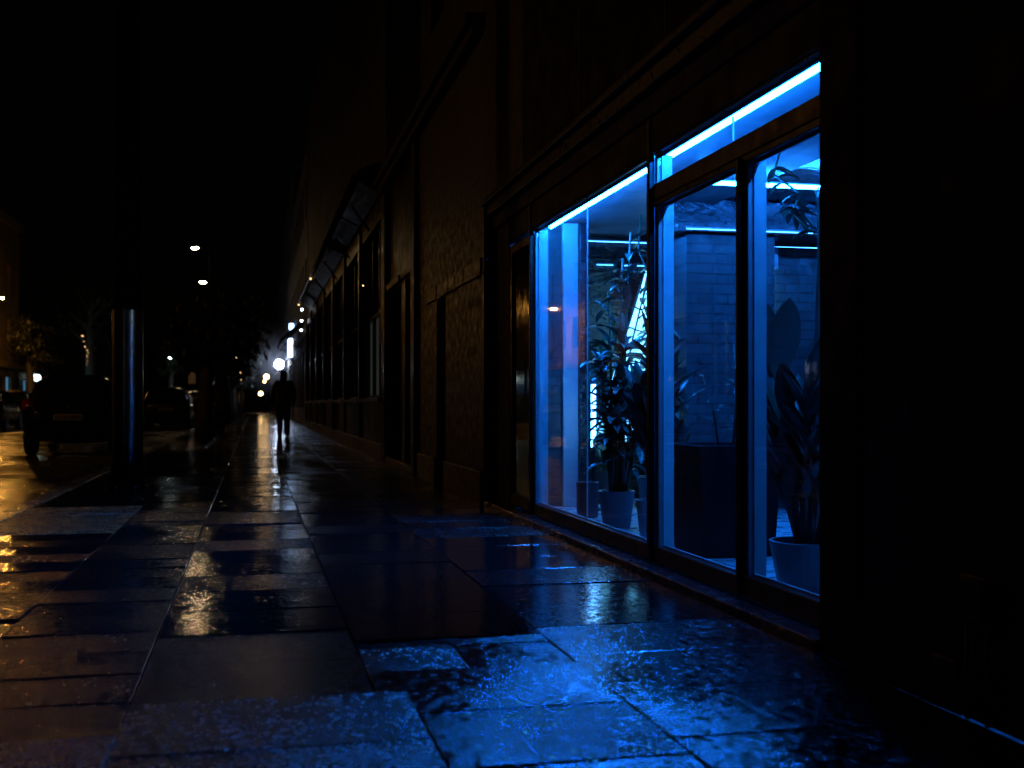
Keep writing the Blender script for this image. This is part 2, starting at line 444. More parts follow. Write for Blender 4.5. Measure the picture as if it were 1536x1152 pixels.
# ------------------------------------------------------------------ near dark building (right edge of the picture)
nb = thing('dark_building', 'black stone building front on the near side of the blue lit shop window', 'building', (FX, 1.0, 0))
bm = BM(); facade(bm, FX, -1, -6, 3.755, 0, 9, [(3.12, 3.50, .23, 2.3), (.2, 1.9, .3, 2.3)], .015)
obj('wall', bm, M['nearwall'], nb, world=True)
bm = BM(); box(bm, FX+.015, FX+.05, 3.10, 3.52, .21, 2.32)
obj('window_panel', bm, M['nearpanel'], nb, world=True)
bm = BM(); box(bm, FX+.015, FX+.05, .18, 1.92, .28, 2.32)
obj('window_panel', bm, M['nearpanel'], nb, world=True)
bm = BM(); box(bm, FX-.012, FX+.012, 3.13, 3.49, .21, .232)
obj('window_sill', bm, M['ledge'], nb, bevel=.004, world=True)
bm = BM(); box(bm, FX-.018, FX, 2.90, 3.70, 0.0, .030)
obj('base_ledge', bm, M['ledge'], nb, bevel=.006, world=True)
bm = BM(); box(bm, FX-.04, FX, -6, 3.74, 2.55, 2.75)
obj('string_course', bm, M['nearwall'], nb, bevel=.01, world=True)
bm = BM(); box(bm, FX+.4, 6, -6, 2.0, 0, 9); box(bm, FX+.4, 6, 2.0, 3.755, 2.45, 9)
obj('rear_mass', bm, M['blackwall'], nb, world=True)
bm = BM(); lathe(bm, [(.014,0),(.014,.03),(.006,.034),(.006,.05),(.013,.055),(.013,.065)], 16)
kn = obj('door_knob', bm, M['chrome'], nb); kn.rotation_euler = (0, -PI/2, 0); kn.location = (.07, 3.485-1.0, 1.055)

ub = thing('utility_box', 'small grey utility box on the dark wall above a pair of thin pipes', 'utility box', (FX, 2.81, .28))
bm = BM(); box(bm, -.035, -.001, -.06, .06, 0, .14); obj('casing', bm, M['zinc'], ub, bevel=.006)
bm = BM(); box(bm, -.041, -.036, -.05, .05, .01, .13); obj('lid', bm, M['zinc'], ub, bevel=.003)
for yy in (-.045, .045):
    bm = BM(); tube(bm, [(-.018, yy, -.001), (-.018, yy, -.275)], .009, 8); obj('pipe', bm, M['stone2'], ub, smooth=True)
bm = BM(); box(bm, -.016, -.001, -.06, .06, 0, .055)
vp_ = obj('wall_plate', bm, M['stone2'], bevel=.004); vp_.location = (FX, 2.975, .10)
tag(vp_, 'small flat brown plate low on the dark wall beside the utility box', 'wall plate')

# ------------------------------------------------------------------ the blue lit shop
sb = thing('shop_building', 'brown fronted shop with a tall glazed front glowing deep blue inside', 'building', (FX, 6.5, 0))
Y0, Y1 = 3.757, 9.92
G = 2.10
bm = BM()      # wall above the opening and the far pier
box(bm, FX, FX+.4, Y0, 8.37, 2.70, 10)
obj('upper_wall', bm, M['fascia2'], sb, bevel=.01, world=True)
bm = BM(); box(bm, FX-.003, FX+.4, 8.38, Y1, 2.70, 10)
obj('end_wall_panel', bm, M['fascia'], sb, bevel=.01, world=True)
bm = BM()
for yy in (8.37, 6.85, 5.33): box(bm, FX-.004, FX+.01, yy-.010, yy+.010, 2.705, 10)
obj('wall_seam', bm, M['seam'], sb, world=True)
bm = BM(); box(bm, FX-.03, FX+.01, Y0, Y1, 2.655, 2.70); box(bm, FX+.012, FX+.06, Y0, Y1-.02, 2.56, 2.654)
obj('lintel_moulding', bm, M['darkpaint'], sb, bevel=.008, world=True)
bm = BM(); box(bm, FX-.01, FX+.06, 9.84, Y1, 0.0, 2.654)
obj('opening_jamb', bm, M['darkpaint'], sb, bevel=.008, world=True)
bm = BM(); box(bm, FX+.062, FX+.5, Y0, Y1-.002, 2.44, 2.654)
obj('soffit', bm, M['blackwall'], sb, world=True)
# sign band panels
for (a, b) in ((3.77, 5.755), (5.805, 8.435), (8.483, 9.27)):
    bm = BM(); box(bm, G-.02, G+.05, a, b, 2.248, 2.435)
    obj('sign_panel', bm, M['sign'], sb, bevel=.006, world=True)
# mullions
for (a, b) in ((5.758, 5.802), (8.438, 8.480)):
    bm = BM(); box(bm, G-.032, G-.002, a, b, .055, 2.435)
    obj('mullion_face', bm, M['darkpaint'], sb, bevel=.004, world=True)
bm = BM(); box(bm, G-.005, G+.13, 9.275, 9.84, .0, 2.435)
obj('recess_wall', bm, M['blackwall'], sb, world=True)
# narrow side door left of the window
sd = thing_part = None
bm = BM()
box(bm, G+.0, G+.05, 8.50, 8.56, .06, 2.22); box(bm, G, G+.05, 9.21, 9.27, .06, 2.22)
box(bm, G, G+.05, 8.562, 9.208, .06, .16); box(bm, G, G+.05, 8.562, 9.208, 2.15, 2.22)
sd = obj('side_door', bm, M['darkpaint'], sb, bevel=.004, world=True)
bm = BM(); box(bm, G+.02, G+.028, 8.562, 9.208, .162, 2.148); obj('pane', bm, M['blackglass'], sd)
bm = BM(); tube(bm, [(G-.03, 8.60, .95), (G-.03, 8.60, 1.25)], .010, 10); obj('handle', bm, M['chrome'], sd, smooth=True)
# step and bottom sill
bm = BM()
for (a, b) in ((3.76, 5.58), (5.586, 7.40), (7.406, 9.83)): box(bm, FX-.015, G+.02, a, b, -.02, .045)
obj('step', bm, M['step'], sb, bevel=.006, world=True)
# window bay (far)
def frame(name, a, b, zb, zt, rail_b, rail_t, st, parent, depth=.10, mat='bronze', mid=None):
    bm = BM(); ring(bm, G, G+.034, a, b, zb, zt, st, .008, .008)
    f = obj(name, bm, M[mat], parent, bevel=.004, world=True)
    for q in (a, b-st+.004):
        bm = BM(); box(bm, G+.0345, G+depth, q, q+st-.004, zb+.012, zt-.012); obj('stile', bm, M[mat], f, bevel=.004)
    bm = BM()
    box(bm, G-.010, G+.06, a+.001, b-.001, zb-.001, zb+rail_b)
    obj('bottom_rail', bm, M['rail'], f, bevel=.004)
    bm = BM(); box(bm, G-.010, G+.06, a+.001, b-.001, zt-rail_t, zt+.001)
    obj('top_rail', bm, M['rail'] if rail_t > .05 else M['darkpaint'], f, bevel=.004)
    bm = BM(); box(bm, G+.012, G+.020, a+st+.0005, b-st-.0005, zb+rail_b+.0005, zt-rail_t-.0005)
    p = obj('pane', bm, M['pane'], f)
    bm = BM(); ring(bm, G+.024, G+.034, a+st+.001, b-st-.001, zb+rail_b+.001, zt-rail_t-.001, .011)
    obj('glazing_bead', bm, M[mat], f)
    return f
frame('window', 5.804, 8.436, .055, 2.245, .085, .015, .045, sb)
frame('door', 4.640, 5.756, .055, 1.985, .085, .03, .055, sb, .09)
frame('door', 3.775, 4.636, .055, 1.985, .095, .03, .055, sb, .09)
frame('transom_window', 3.775, 5.756, 1.990, 2.245, .085, .010, .030, sb, .09)
bm = BM(); box(bm, G-.028, G+.03, 4.625, 4.652, .06, 1.98)
obj('door_meeting_stile', bm, M['darkpaint'], sb, bevel=.004, world=True)
bm = BM(); box(bm, G+.022, G+.030, 4.795, 4.803, 2.092, 2.207); obj('glass_joint', bm, M['bronze'], sb, world=True)
bm = BM(); box(bm, G+.022, G+.030, 7.10, 7.108, .142, 2.19)
obj('glass_joint', bm, M['bronze'], sb, world=True)
# interior shell
XB = 6.2
bm = BM(); box(bm, G+.13, XB, 2.2, 9.88, -.1, .055); obj('interior_floor', bm, M['floor'], sb, world=True)
bm = BM(); box(bm, G+.06, 3.35, 2.2, 9.88, 2.39, 2.438); obj('interior_ceiling', bm, M['ceil'], sb, world=True)
bm = BM(); box(bm, 3.352, XB, 2.2, 9.88, 2.42, 2.438); obj('ceiling_recess', bm, M['darkwall'], sb, world=True)
bm = BM(); box(bm, XB, XB+.1, 2.2, 9.9, 0, 2.45); box(bm, 2.68, XB, 9.62, 9.72, 0, 2.42)
obj('back_wall', bm, M['darkwall'], sb, world=True)
bm = BM(); box(bm, G+.13, XB, 2.1, 2.2, 0, 2.45); obj('near_interior_wall', bm, M['white'], sb, world=True)
bm = BM(); box(bm, 2.48, 2.61, 8.98, 9.2, .055, 2.388)
obj('white_column', bm, M['whitebright'], sb, bevel=.006, world=True)
bm = BM(); box(bm, G+.13, 2.36, 9.0, 9.2, .055, 2.388)
obj('white_partition', bm, M['white'], sb, bevel=.006, world=True)
bm = BM(); box(bm, 2.612, 2.68, 8.93, 9.6, .055, 2.386)
obj('partition_post', bm, M['darkwall'], sb, bevel=.004, world=True)
bm = BM(); box(bm, 2.362, 2.478, 9.02, 9.2, .055, 2.386)
obj('partition_panel', bm, M['pillar'], sb, bevel=.004, world=True)
bm = BM(); box(bm, 3.15, 3.86, 7.95, 8.45, .055, 2.418); obj('brick_pillar', bm, M['pillar'], sb, world=True)
bm = BM(); box(bm, 3.05, 5.9, 7.86, 8.5, 2.18, 2.41); obj('bulkhead', bm, M['darkwall'], sb, world=True)
bm = BM(); box(bm, 3.87, XB, 8.46, 8.56, .055, 2.17); obj('inner_brick_wall', bm, M['pillar'], sb, world=True)

# LED strips
def led(label, pts, r, mat, z_h=.0):
    t = thing('led_strip', label, 'LED strip', pts[0], 0, 'blue LED strips')
    p0 = Vector(pts[0])
    for a, b in zip(pts, pts[1:]):
        a = Vector(a)-p0; b = Vector(b)-p0; d = (b-a).normalized()*.006
        bm = BM(); tube(bm, [a+d, b-d], r, 10); obj('light_tube', bm, mat, t, smooth=True)
        off = Vector((0,0,r+.0105))
        bm = BM(); dd = (b-a).normalized(); sd_ = Vector((dd.y, -dd.x, 0))*.006
        u = Vector((0,0,.01)); ps = [a+off-sd_-u*.9, a+off+sd_-u*.9, b+off+sd_-u*.9, b+off-sd_-u*.9]
        vs = [bm.verts.new(p) for p in ps] + [bm.verts.new(p+u) for p in ps]
        for f in ((0,3,2,1),(4,5,6,7),(0,1,5,4),(1,2,6,5),(2,3,7,6),(3,0,4,7)): bm.faces.new([vs[i] for i in f])
        obj('channel', bm, M['bronze'], t)
    return t
led('long bright blue LED strip running along the shop front just inside the glass', [(2.36, 3.0, 2.34), (2.36, 4.80, 2.34), (2.36, 7.62, 2.34), (2.36, 8.93, 2.34)], .0145, M['led'])
led('thick blue LED strip crossing the ceiling behind the right door pane', [(2.82, 6.90, 2.34), (4.10, 6.90, 2.34), (5.7, 6.90, 2.34)], .013, M['led_mid'])
led('thin blue LED strip along the top of the dark end wall', [(2.80, 9.55, 2.33), (4.3, 9.55, 2.33), (5.9, 9.55, 2.34)], .003, M['led_thin'])
led('thin blue LED strip set lower on the dark end wall behind the plants', [(2.95, 9.59, 2.13), (3.6, 9.59, 2.13), (4.6, 9.59, 2.13)], .0025, M['led_thin'])
led('thin blue LED strip crossing the face of the brick pillar', [(3.10, 7.84, 2.19), (4.3, 7.84, 2.19), (5.8, 7.84, 2.19)], .0025, M['led_thin'])

# cone lantern
cl = thing('cone_lantern', 'glowing pale cyan cone lantern with dark lattice behind the window plants', 'lantern', (3.22, 8.85, .055))
bm = BM()
rz_ = lambda z: .50*(1-(z-.55)/1.62)
lathe(bm, [(rz_(.55), .55), (rz_(1.0), 1.0), (rz_(1.5), 1.5), (rz_(1.9), 1.9), (.02, 2.1)], 28)
obj('shade', bm, M['lantern'], cl, smooth=True)
bm = BM()
for k in range(12):
    a = 2*PI*k/12; tube(bm, [((rz_(z)+.006)*math.cos(a+tw), (rz_(z)+.006)*math.sin(a+tw), z) for z, tw in ((.55,0),(.9,.06),(1.3,-.05),(1.7,.05),(2.05,0))], .008, 6)
for i, z in enumerate((.56, .78, 1.02, 1.22, 1.45, 1.63, 1.8)):
    rr = rz_(z)+.006
    tube(bm, [(rr*math.cos(2*PI*k/24), rr*math.sin(2*PI*k/24), z+.02*math.sin(k*1.3+i)) for k in range(25)], .007, 6)
obj('lattice', bm, M['stemd'], cl, smooth=True)
bm = BM(); lathe(bm, [(.16,0),(.16,.02),(.03,.03),(.03,.54)], 16); obj('stand', bm, M['black'], cl)
tl = thing('tube_light', 'short upright teal light tube beside the inner brick wall', 'light', (4.05, 8.40, 1.35))
bm = BM(); tube(bm, [(0,0,0), (0,0,.62)], .022, 10); obj('light_tube', bm, M['tube'], tl, smooth=True)
bm = BM(); box(bm, -.05, .05, -.03, .04, .63, .80); obj('bracket', bm, M['bronze'], tl, bevel=.006)

streak_tube = thing('tube_light', 'added upright white-blue light tube behind the tall cane plant, there for the pavement streak', 'light', (2.63, 8.62, .056))  # added light, placed for its bright reflection in the wet slabs
bm = BM(); tube(bm, [(0,0,.50), (0,0,1.0)], .020, 10); obj('light_tube', bm, M['tube_streak'], streak_tube, smooth=True)
bm = BM(); lathe(bm, [(.07,0),(.07,.015),(.02,.03),(.02,.498)], 16); obj('stand', bm, M['black'], streak_tube)
# ------------------------------------------------------------------ plants
def leaf_blade(bm, base, dirv, length, width, droop=.5, segs=6, fold=.25, shape='lance', roll=0, side=None):
    base = Vector(base); d = Vector(dirv).normalized()
    side = Vector(side) if side is not None else d.cross(Vector((0,0,1)))
    if side.length < .05: side = Vector((1,0,0))
    side.normalize(); side = Matrix.Rotation(roll, 3, d) @ side
    prev = None; p = base.copy()
    for i in range(segs+1):
        t = i/segs
        if shape == 'lance': w = width*math.sin(PI*min(1, .06+t*.94))**.8*(1-.25*t)
        elif shape == 'strap': w = width*min(1, t*6+.3)*(1-t**3)
        else: w = width*(math.sin(PI*min(.999, .03+t*.97))**.65)
        w = max(w, .0012)
        n = side.cross(d).normalized()
        cen = bm.verts.new(p - n*w*fold*.5)
        l = bm.verts.new(p + side*w*.5 + n*w*fold*.5); r = bm.verts.new(p - side*w*.5 + n*w*fold*.5)
        if prev:
            bm.faces.new((prev[0], prev[1], cen, l)); bm.faces.new((prev[1], prev[2], r, cen))
        prev = (l, cen, r)
        d = (d + Vector((0,0,-1))*droop/segs).normalized()
        p = p + d*length/segs
def pot(name_parent, r_top, r_bot, h, mat, seg=28, wall=.014):
    bm = BM(); lathe(bm, [(r_bot*.9,0),(r_bot,.006),(r_top,h-.01),(r_top+.003,h),(r_top-wall,h),(r_top-wall-.004,h-.035)], seg)
    obj('pot', bm, mat, name_parent, smooth=False, bevel=.002)
    bm = BM(); lathe(bm, [(r_top-wall-.006,h-.034),(.01,h-.026)], seg); obj('soil', bm, M['soil'], name_parent)
def cane_plant(label, loc, rt, rb, h, potm, canes, leafm, stemm, seed, leafn=16, ll=.45, lw=.05, droop=1.3, elr=(.1,1.2)):
    rn = random.Random(seed)
    t = thing('potted_plant', label, 'potted plant', loc, 0, 'plants in the shop window')
    pot(t, rt, rb, h, potm)
    lf = BM()
    for (ox, oy, tx, ty, hh, rad, nl) in canes:
        pts = [(lerp(ox, tx, q)+rn.uniform(-.006,.006), lerp(oy, ty, q)+rn.uniform(-.006,.006), lerp(h-.03, hh, q)) for q in (0,.2,.4,.6,.8,1)]
        bm = BM(); tube(bm, pts, [rad*(1-.35*q) for q in (0,.2,.4,.6,.8,1)], 8); obj('stem', bm, stemm, t, smooth=True)
        for k in range(nl):
            a = rn.uniform(0, 2*PI); q = 1 - (rn.random()**1.3)*.55
            i = q*5; i0 = min(4, int(i)); P = Vector(pts[i0]).lerp(Vector(pts[i0+1]), i-i0)
            el = rn.uniform(*elr)
            leaf_blade(lf, P, (math.cos(a)*math.cos(el)*.75, math.sin(a)*math.cos(el), math.sin(el)), ll*rn.uniform(.6, 1.15), lw*rn.uniform(.7, 1.2), droop*rn.uniform(.5, 1.2), 6, .25, 'lance')
    obj('foliage', lf, leafm, t, smooth=True, world='raw')
    return t
FZ = .056
cane_plant('tall leafy cane plant in a pale pot by the far window pane', (2.43, 7.42, FZ), .125, .095, .25, M['pot'],
    [(-.03,.02,-.08,.10,1.15,.019,46), (.03,-.02,.02,-.08,1.25,.018,46), (.0,.04,.04,.12,.95,.017,40), (.05,.03,.12,.02,.85,.016,36), (-.05,-.03,-.05,-.12,.75,.015,30), (.02,.0,.05,.04,1.85,.011,14), (-.01,.03,-.03,.09,1.62,.011,12), (.04,.02,.09,-.02,2.02,.010,12), (-.02,.05,-.02,.16,.65,.015,14), (.05,-.04,.10,-.12,.6,.014,14)], M['pleaf'], M['stem'], 11, ll=.22, lw=.065)
cane_plant('bushy dark leaved plant in a pale pot against the middle mullion', (2.44, 6.66, FZ), .13, .10, .25, M['pot'],
    [(-.03,.02,-.06,.10,.85,.018,22), (.03,-.02,.05,-.05,.95,.018,22), (.0,.04,.02,.12,.62,.016,20), (.02,-.04,.10,-.10,.55,.014,16), (0,0,0,.05,1.15,.013,22), (.02,.02,.05,.1,1.05,.013,22), (-.03,-.03,-.05,-.06,.75,.013,20)], M['pleafd'], M['stemd'], 23, ll=.32, lw=.10, droop=.5, elr=(.7,1.45))
t = thing('empty_pot', 'dark empty pot standing at the far end of the window', 'pot', (2.44, 8.15, FZ))
pot(t, .085, .08, .26, M['potd'])
for i, (x, y, s_) in enumerate(((3.05, 8.35, 21), (3.55, 9.15, 31), (2.95, 9.2, 41))):
    cane_plant(('leafy green plant on the floor just in front of the glowing cone lantern', 'leafy plant behind the brick pillar in the shop', 'leafy plant against the dark end wall of the shop')[i], (x, y, FZ), .14, .11, .28, M['potd'],
        [(-.03,.02,-.18,.08,.9,.014,34), (.03,-.02,.14,-.12,1.1,.014,34), (.0,.04,.05,.16,.75,.013,30), (.02,-.03,.05,.02,1.45,.012,28), (-.02,-.02,-.1,-.12,1.25,.012,26)], M['pleaf'], M['stem'], s_, ll=.32, lw=.10, droop=1.6)
# big leaved plant nearest the camera
rn = random.Random(5)
bp = thing('potted_plant', 'thick stemmed plant with one big broad leaf in a pale pot behind the door', 'potted plant', (2.46, 4.72, FZ), 0, 'plants in the shop window')
pot(bp, .175, .135, .225, M['pot'])
lf = BM()
for k in range(13):
    a = rn.uniform(0, 2*PI); rr = rn.uniform(.01, .07); h_ = rn.uniform(.6, 1.0); sp = rn.uniform(.05, .24)
    b0 = Vector((rr*math.cos(a), rr*math.sin(a), .19)); tp = Vector((rr*math.cos(a)+sp*math.cos(a)*.6, rr*math.sin(a)+sp*math.sin(a)*1.3, h_))
    pts = [b0.lerp(tp, q) + Vector((0,0,.04*math.sin(q*PI))) for q in (0,.25,.5,.75,1)]
    bm = BM(); tube(bm, pts, [.016,.015,.013,.010,.006], 8); obj('stem', bm, M['stemd'], bp, smooth=True)
    for j in range(7):
        q = .34+.66*j/6; P = b0.lerp(tp, q); s_ = -1 if j % 2 else 1
        aa = a + s_*rn.uniform(.9, 1.6)
        leaf_blade(lf, P, (math.cos(aa)*.42, math.sin(aa)*.42, rn.uniform(.7, 1.1)), rn.uniform(.18, .30), rn.uniform(.055, .09), .25, 6, .3, 'ovate')
obj('foliage', lf, M['pleafd'], bp, smooth=True, world='raw')
bm = BM(); tube(bm, [(-.03,.05,.2), (-.05,.16,.6), (-.06,.24,1.0)], [.012,.010,.007], 8); obj('stem', bm, M['stemd'], bp, smooth=True)
bm = BM()
leaf_blade(bm, (-.07,.235,.97), (-.10,.06,1), .37, .145, .0, 10, .15, 'ovate', side=(.96,-.25,.08))
leaf_blade(bm, (-.05,.22,.97), (.16,-.05,1), .38, .155, .0, 10, .15, 'ovate', side=(.95,-.28,-.1))
obj('broad_leaf', bm, M['darkleaf'], bp, smooth=True, world='raw')
bm = BM()
tube(bm, [(.03,.02,.2), (.06,.05,1.0), (.05,.0,1.55), (.02,-.05,1.82)], [.012,.010,.007,.004], 8)
obj('stem', bm, M['stemd'], bp, smooth=True)
bm = BM()
for k in range(6):
    a = k*1.05; leaf_blade(bm, (.02,-.05,1.78), (math.cos(a), math.sin(a), .5), .20, .035, 1.2, 6, .25, 'lance')
obj('top_leaves', bm, M['pleaf'], bp, smooth=True, world='raw')
# trailing vines from the shop ceiling
for lab, pts, sd in (('trailing vine hanging from the shop ceiling behind the right door pane', [(3.05,6.2,2.41),(2.98,6.15,2.25),(3.10,6.05,2.12),(3.02,6.0,2.0),(3.12,5.95,1.88)], 3),
                     ('trailing vine hanging from the shop ceiling between the far plants', [(2.95,8.4,2.38),(2.92,8.38,2.1),(3.0,8.35,1.9),(2.94,8.33,1.7),(3.0,8.3,1.45)], 5)):
    rn = random.Random(sd); t = thing('trailing_vine', lab, 'hanging plant', pts[0])
    P = [Vector(p)-Vector(pts[0]) for p in pts]
    bm = BM(); tube(bm, P, [.008,.008,.007,.006,.004], 7); obj('stem', bm, M['stem'], t, smooth=True)
    bm = BM()
    for k in range(26):
        q = rn.uniform(.15, 1)*(len(P)-1); i = min(int(q), len(P)-2); p = P[i].lerp(P[i+1], q-i); a = rn.uniform(0, 6.28)
        leaf_blade(bm, p, (math.cos(a), math.sin(a), rn.uniform(-.4,.5)), rn.uniform(.08,.18), rn.uniform(.03,.06), 1.2, 5, .25, 'ovate')
    obj('leaves', bm, M['pleafd'], t, smooth=True, world='raw')
# planter
pl = thing('planter', 'large square matt black planter behind the middle door pane', 'planter', (2.60, 6.0, FZ))
bm = BM(); hw, hb = .245, .215
for z0, z1, w0, w1 in ((0, .62, hb, hw),):
    v = [bm.verts.new((sx*w0, sy*w0, z0)) for sx, sy in ((-1,-1),(1,-1),(1,1),(-1,1))] + [bm.verts.new((sx*w1, sy*w1, z1)) for sx, sy in ((-1,-1),(1,-1),(1,1),(-1,1))] + [bm.verts.new((sx*(w1-.02), sy*(w1-.02), z1)) for sx, sy in ((-1,-1),(1,-1),(1,1),(-1,1))] + [bm.verts.new((sx*(w1-.025), sy*(w1-.025), z1-.05)) for sx, sy in ((-1,-1),(1,-1),(1,1),(-1,1))]
    bm.faces.new(v[0:4][::-1])
    for r in range(3):
        for k in range(4): bm.faces.new((v[r*4+k], v[r*4+(k+1)%4], v[r*4+4+(k+1)%4], v[r*4+4+k]))
obj('tub', bm, M['planter'], pl, bevel=.018)
bm = BM(); box(bm, -hw+.03, hw-.03, -hw+.03, hw-.03, .54, .585); obj('soil', bm, M['soil'], pl)
for k, (x, y, tx, ty, h_) in enumerate(((-.02,.02,-.10,.06,1.0), (.02,-.08,.02,-.10,1.18), (.08,.05,.12,.12,.95))):
    bm = BM(); tube(bm, [(x,y,.58), (lerp(x,tx,.5)+.02,lerp(y,ty,.5),.5*(.58+h_)), (tx,ty,h_)], [.007,.006,.003], 7); obj('stem', bm, M['stemd'], pl, smooth=True)
    bm = BM()
    for j in range(7):
        q = .3+.7*j/6; a = j*2.4+k
        leaf_blade(bm, (lerp(x,tx,q), lerp(y,ty,q), lerp(.58,h_,q)), (math.cos(a), math.sin(a), .5), .10, .045, .8, 5, .2, 'ovate')
    obj('leaves', bm, M['pleafd'], pl, smooth=True, world='raw')

# ------------------------------------------------------------------ buildings along the pavement (right side)
bb = thing('brick_building', 'old brick building with a low stone plinth and narrow doorway next to the shop', 'building', (FX, 11.9, 0))
bm = BM(); facade(bm, FX, -1, 9.925, 13.96, .30, 4.30, [(11.95, 12.55, .30, 2.05)], .14); obj('wall', bm, M['redbrick'], bb, world=True)
bm = BM(); facade(bm, FX+.02, -1, 9.925, 13.96, 4.3, 10, [(10.6, 11.5, 5.2, 7.2), (12.2, 13.1, 5.2, 7.2)], .14); obj('upper_wall', bm, M['redbrick'], bb, world=True)
for a in (10.6, 12.2):
    bm = BM(); box(bm, FX+.15, FX+.18, a-.01, a+.91, 5.19, 7.21); obj('window', bm, M['blackglass'], bb, world=True)
bm = BM(); box(bm, FX-.03, FX+.10, 9.93, 11.94, -.01, .299); box(bm, FX-.03, FX+.10, 12.56, 13.95, -.01, .299)
obj('plinth', bm, M['plinth'], bb, bevel=.012, world=True)
bm = BM(); yy = 9.94
rq = random.Random(9)
while yy < 13.2:
    L = rq.uniform(.28, .5); box(bm, FX-.02-rq.uniform(0,.012), FX-.001, yy, min(yy+L, 13.2)-.012, 2.06+rq.uniform(-.01,.01), 2.21); yy += L
obj('lintel_course', bm, M['plinth'], bb, bevel=.008, world=True)
bm = BM(); box(bm, FX+.11, FX+.15, 11.94, 12.56, .0, 2.06); d_ = obj('door', bm, M['darkpaint'], bb, world=True)
bm = BM(); box(bm, FX+.10, FX+.109, 12.02, 12.48, .2, .95); box(bm, FX+.10, FX+.109, 12.02, 12.48, 1.05, 1.9); obj('door_panel', bm, M['browndoor'], d_, bevel=.004)
bm = BM(); tube(bm, [(FX+.06, 12.03, 1.0), (FX+.06, 12.03, 1.2)], .010, 8); obj('handle', bm, M['chrome'], d_, smooth=True)
bm = BM(); box(bm, FX-.16, FX+.02, 9.93, 17.9, 4.305, 4.40); box(bm, FX-.10, FX+.02, 9.93, 17.9, 4.21, 4.304)
obj('cornice', bm, M['blackwall'], bb, bevel=.015, world=True)

pb = thing('panelled_building', 'dark panelled building front between the brick building and the canopy', 'building', (FX, 15.9, 0))
bm = BM(); facade(bm, FX+.04, -1, 13.965, 17.9, 0, 4.2, [(14.35, 15.55, .05, 2.6), (15.95, 17.3, .05, 2.6)], .2); obj('wall', bm, M['stone'], pb, world=True)
bm = BM(); box(bm, FX+.06, FX+.46, 13.97, 17.89, 4.41, 10); obj('upper_wall', bm, M['stone'], pb, world=True)
bm = BM(); box(bm, FX-.06, FX+.03, 13.97, 14.30, 0, 4.2); box(bm, FX-.04, FX+.03, 17.40, 17.89, 0, 4.2); obj('pilaster', bm, M['stone'], pb, bevel=.012, world=True)
for a, b in ((14.35, 15.55), (15.95, 17.3)):
    bm = BM(); box(bm, FX+.20, FX+.24, a-.01, b+.01, .05, 2.61); d_ = obj('door', bm, M['darkpaint'], pb, world=True)
    bm = BM(); n = 3
    for k in range(n):
        w = (b-a)/n; box(bm, FX+.17, FX+.199, a+k*w+.05, a+(k+1)*w-.05, .18, 2.45)
    obj('door_panel', bm, M['browndoor'], d_, bevel=.008)
bm = BM(); box(bm, FX-.02, FX+.05, 14.31, 15.59, 2.62, 2.72); box(bm, FX-.02, FX+.05, 15.91, 17.34, 2.62, 2.72); obj('lintel', bm, M['stone2'], pb, bevel=.008, world=True)
bm = BM(); box(bm, FX-.03, FX+.03, 14.31, 17.39, 0, .10); obj('threshold', bm, M['plinth'], pb, bevel=.01, world=True)

cb = thing('canopy_building', 'shop building with a wet metal canopy over tall dark windows', 'building', (FX, 25, 0))
ops = []; y = 18.15
while y < 43:
    ops.append((y, y+3.3, 1.0, 3.9)); y += 3.75
bm = BM(); facade(bm, FX, -1, 17.92, 44, 0, 4.25, ops, .16); obj('wall', bm, M['stone'], cb, world=True)
bm = BM(); box(bm, FX+.05, FX+.45, 17.93, 43.99, 4.26, 12); obj('upper_wall', bm, M['stuccod'], cb, world=True)
bm = BM(); box(bm, FX-.04, FX+.03, 17.93, 43.98, 0, .26); obj('plinth', bm, M['plinth'], cb, bevel=.012, world=True)
for i, (a, b, c, d) in enumerate(ops):
    bm = BM(); box(bm, FX-.07, FX+.15, a-.06, b+.06, c-.07, c-.001); obj('window_sill', bm, M['stone2'], cb, bevel=.01, world=True)
    bm = BM()
    for q in (0, .33, .66, 1): yy = lerp(a+.03, b-.03, q); box(bm, FX+.08, FX+.15, yy-.03, yy+.03, c, d)
    box(bm, FX+.08, FX+.149, a, b, c, c+.05); box(bm, FX+.08, FX+.149, a, b, 2.42, 2.48)
    w = obj('window', bm, M['browndoor'], cb, bevel=.006, world=True)
    bm = BM(); box(bm, FX+.152, FX+.16, a-.01, b+.01, c-.01, d+.01); obj('pane', bm, M['blackglass'], w)
    bm = BM(); box(bm, FX-.05, FX+.03, b+.10, b+.36, .265, 4.2); obj('pilaster', bm, M['stone'] if i % 2 else M['darkpaint'], cb, bevel=.012, world=True)
    if i == 0:
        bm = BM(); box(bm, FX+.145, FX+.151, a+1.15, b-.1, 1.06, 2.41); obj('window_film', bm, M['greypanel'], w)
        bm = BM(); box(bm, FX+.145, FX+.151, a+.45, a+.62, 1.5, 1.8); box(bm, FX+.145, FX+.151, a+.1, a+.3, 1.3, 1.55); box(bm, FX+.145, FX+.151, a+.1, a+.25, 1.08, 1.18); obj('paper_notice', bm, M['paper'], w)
        bm = BM(); box(bm, FX+.07, FX+.079, a+.05, a+1.0, 1.9, 2.4); obj('side_panel', bm, M['stone2'], w)
bm = BM()
vs = [(FX-.001, 4.28), (FX-.36, 4.46), (FX-.40, 4.54), (FX-.38, 4.64), (FX-.001, 4.80)]
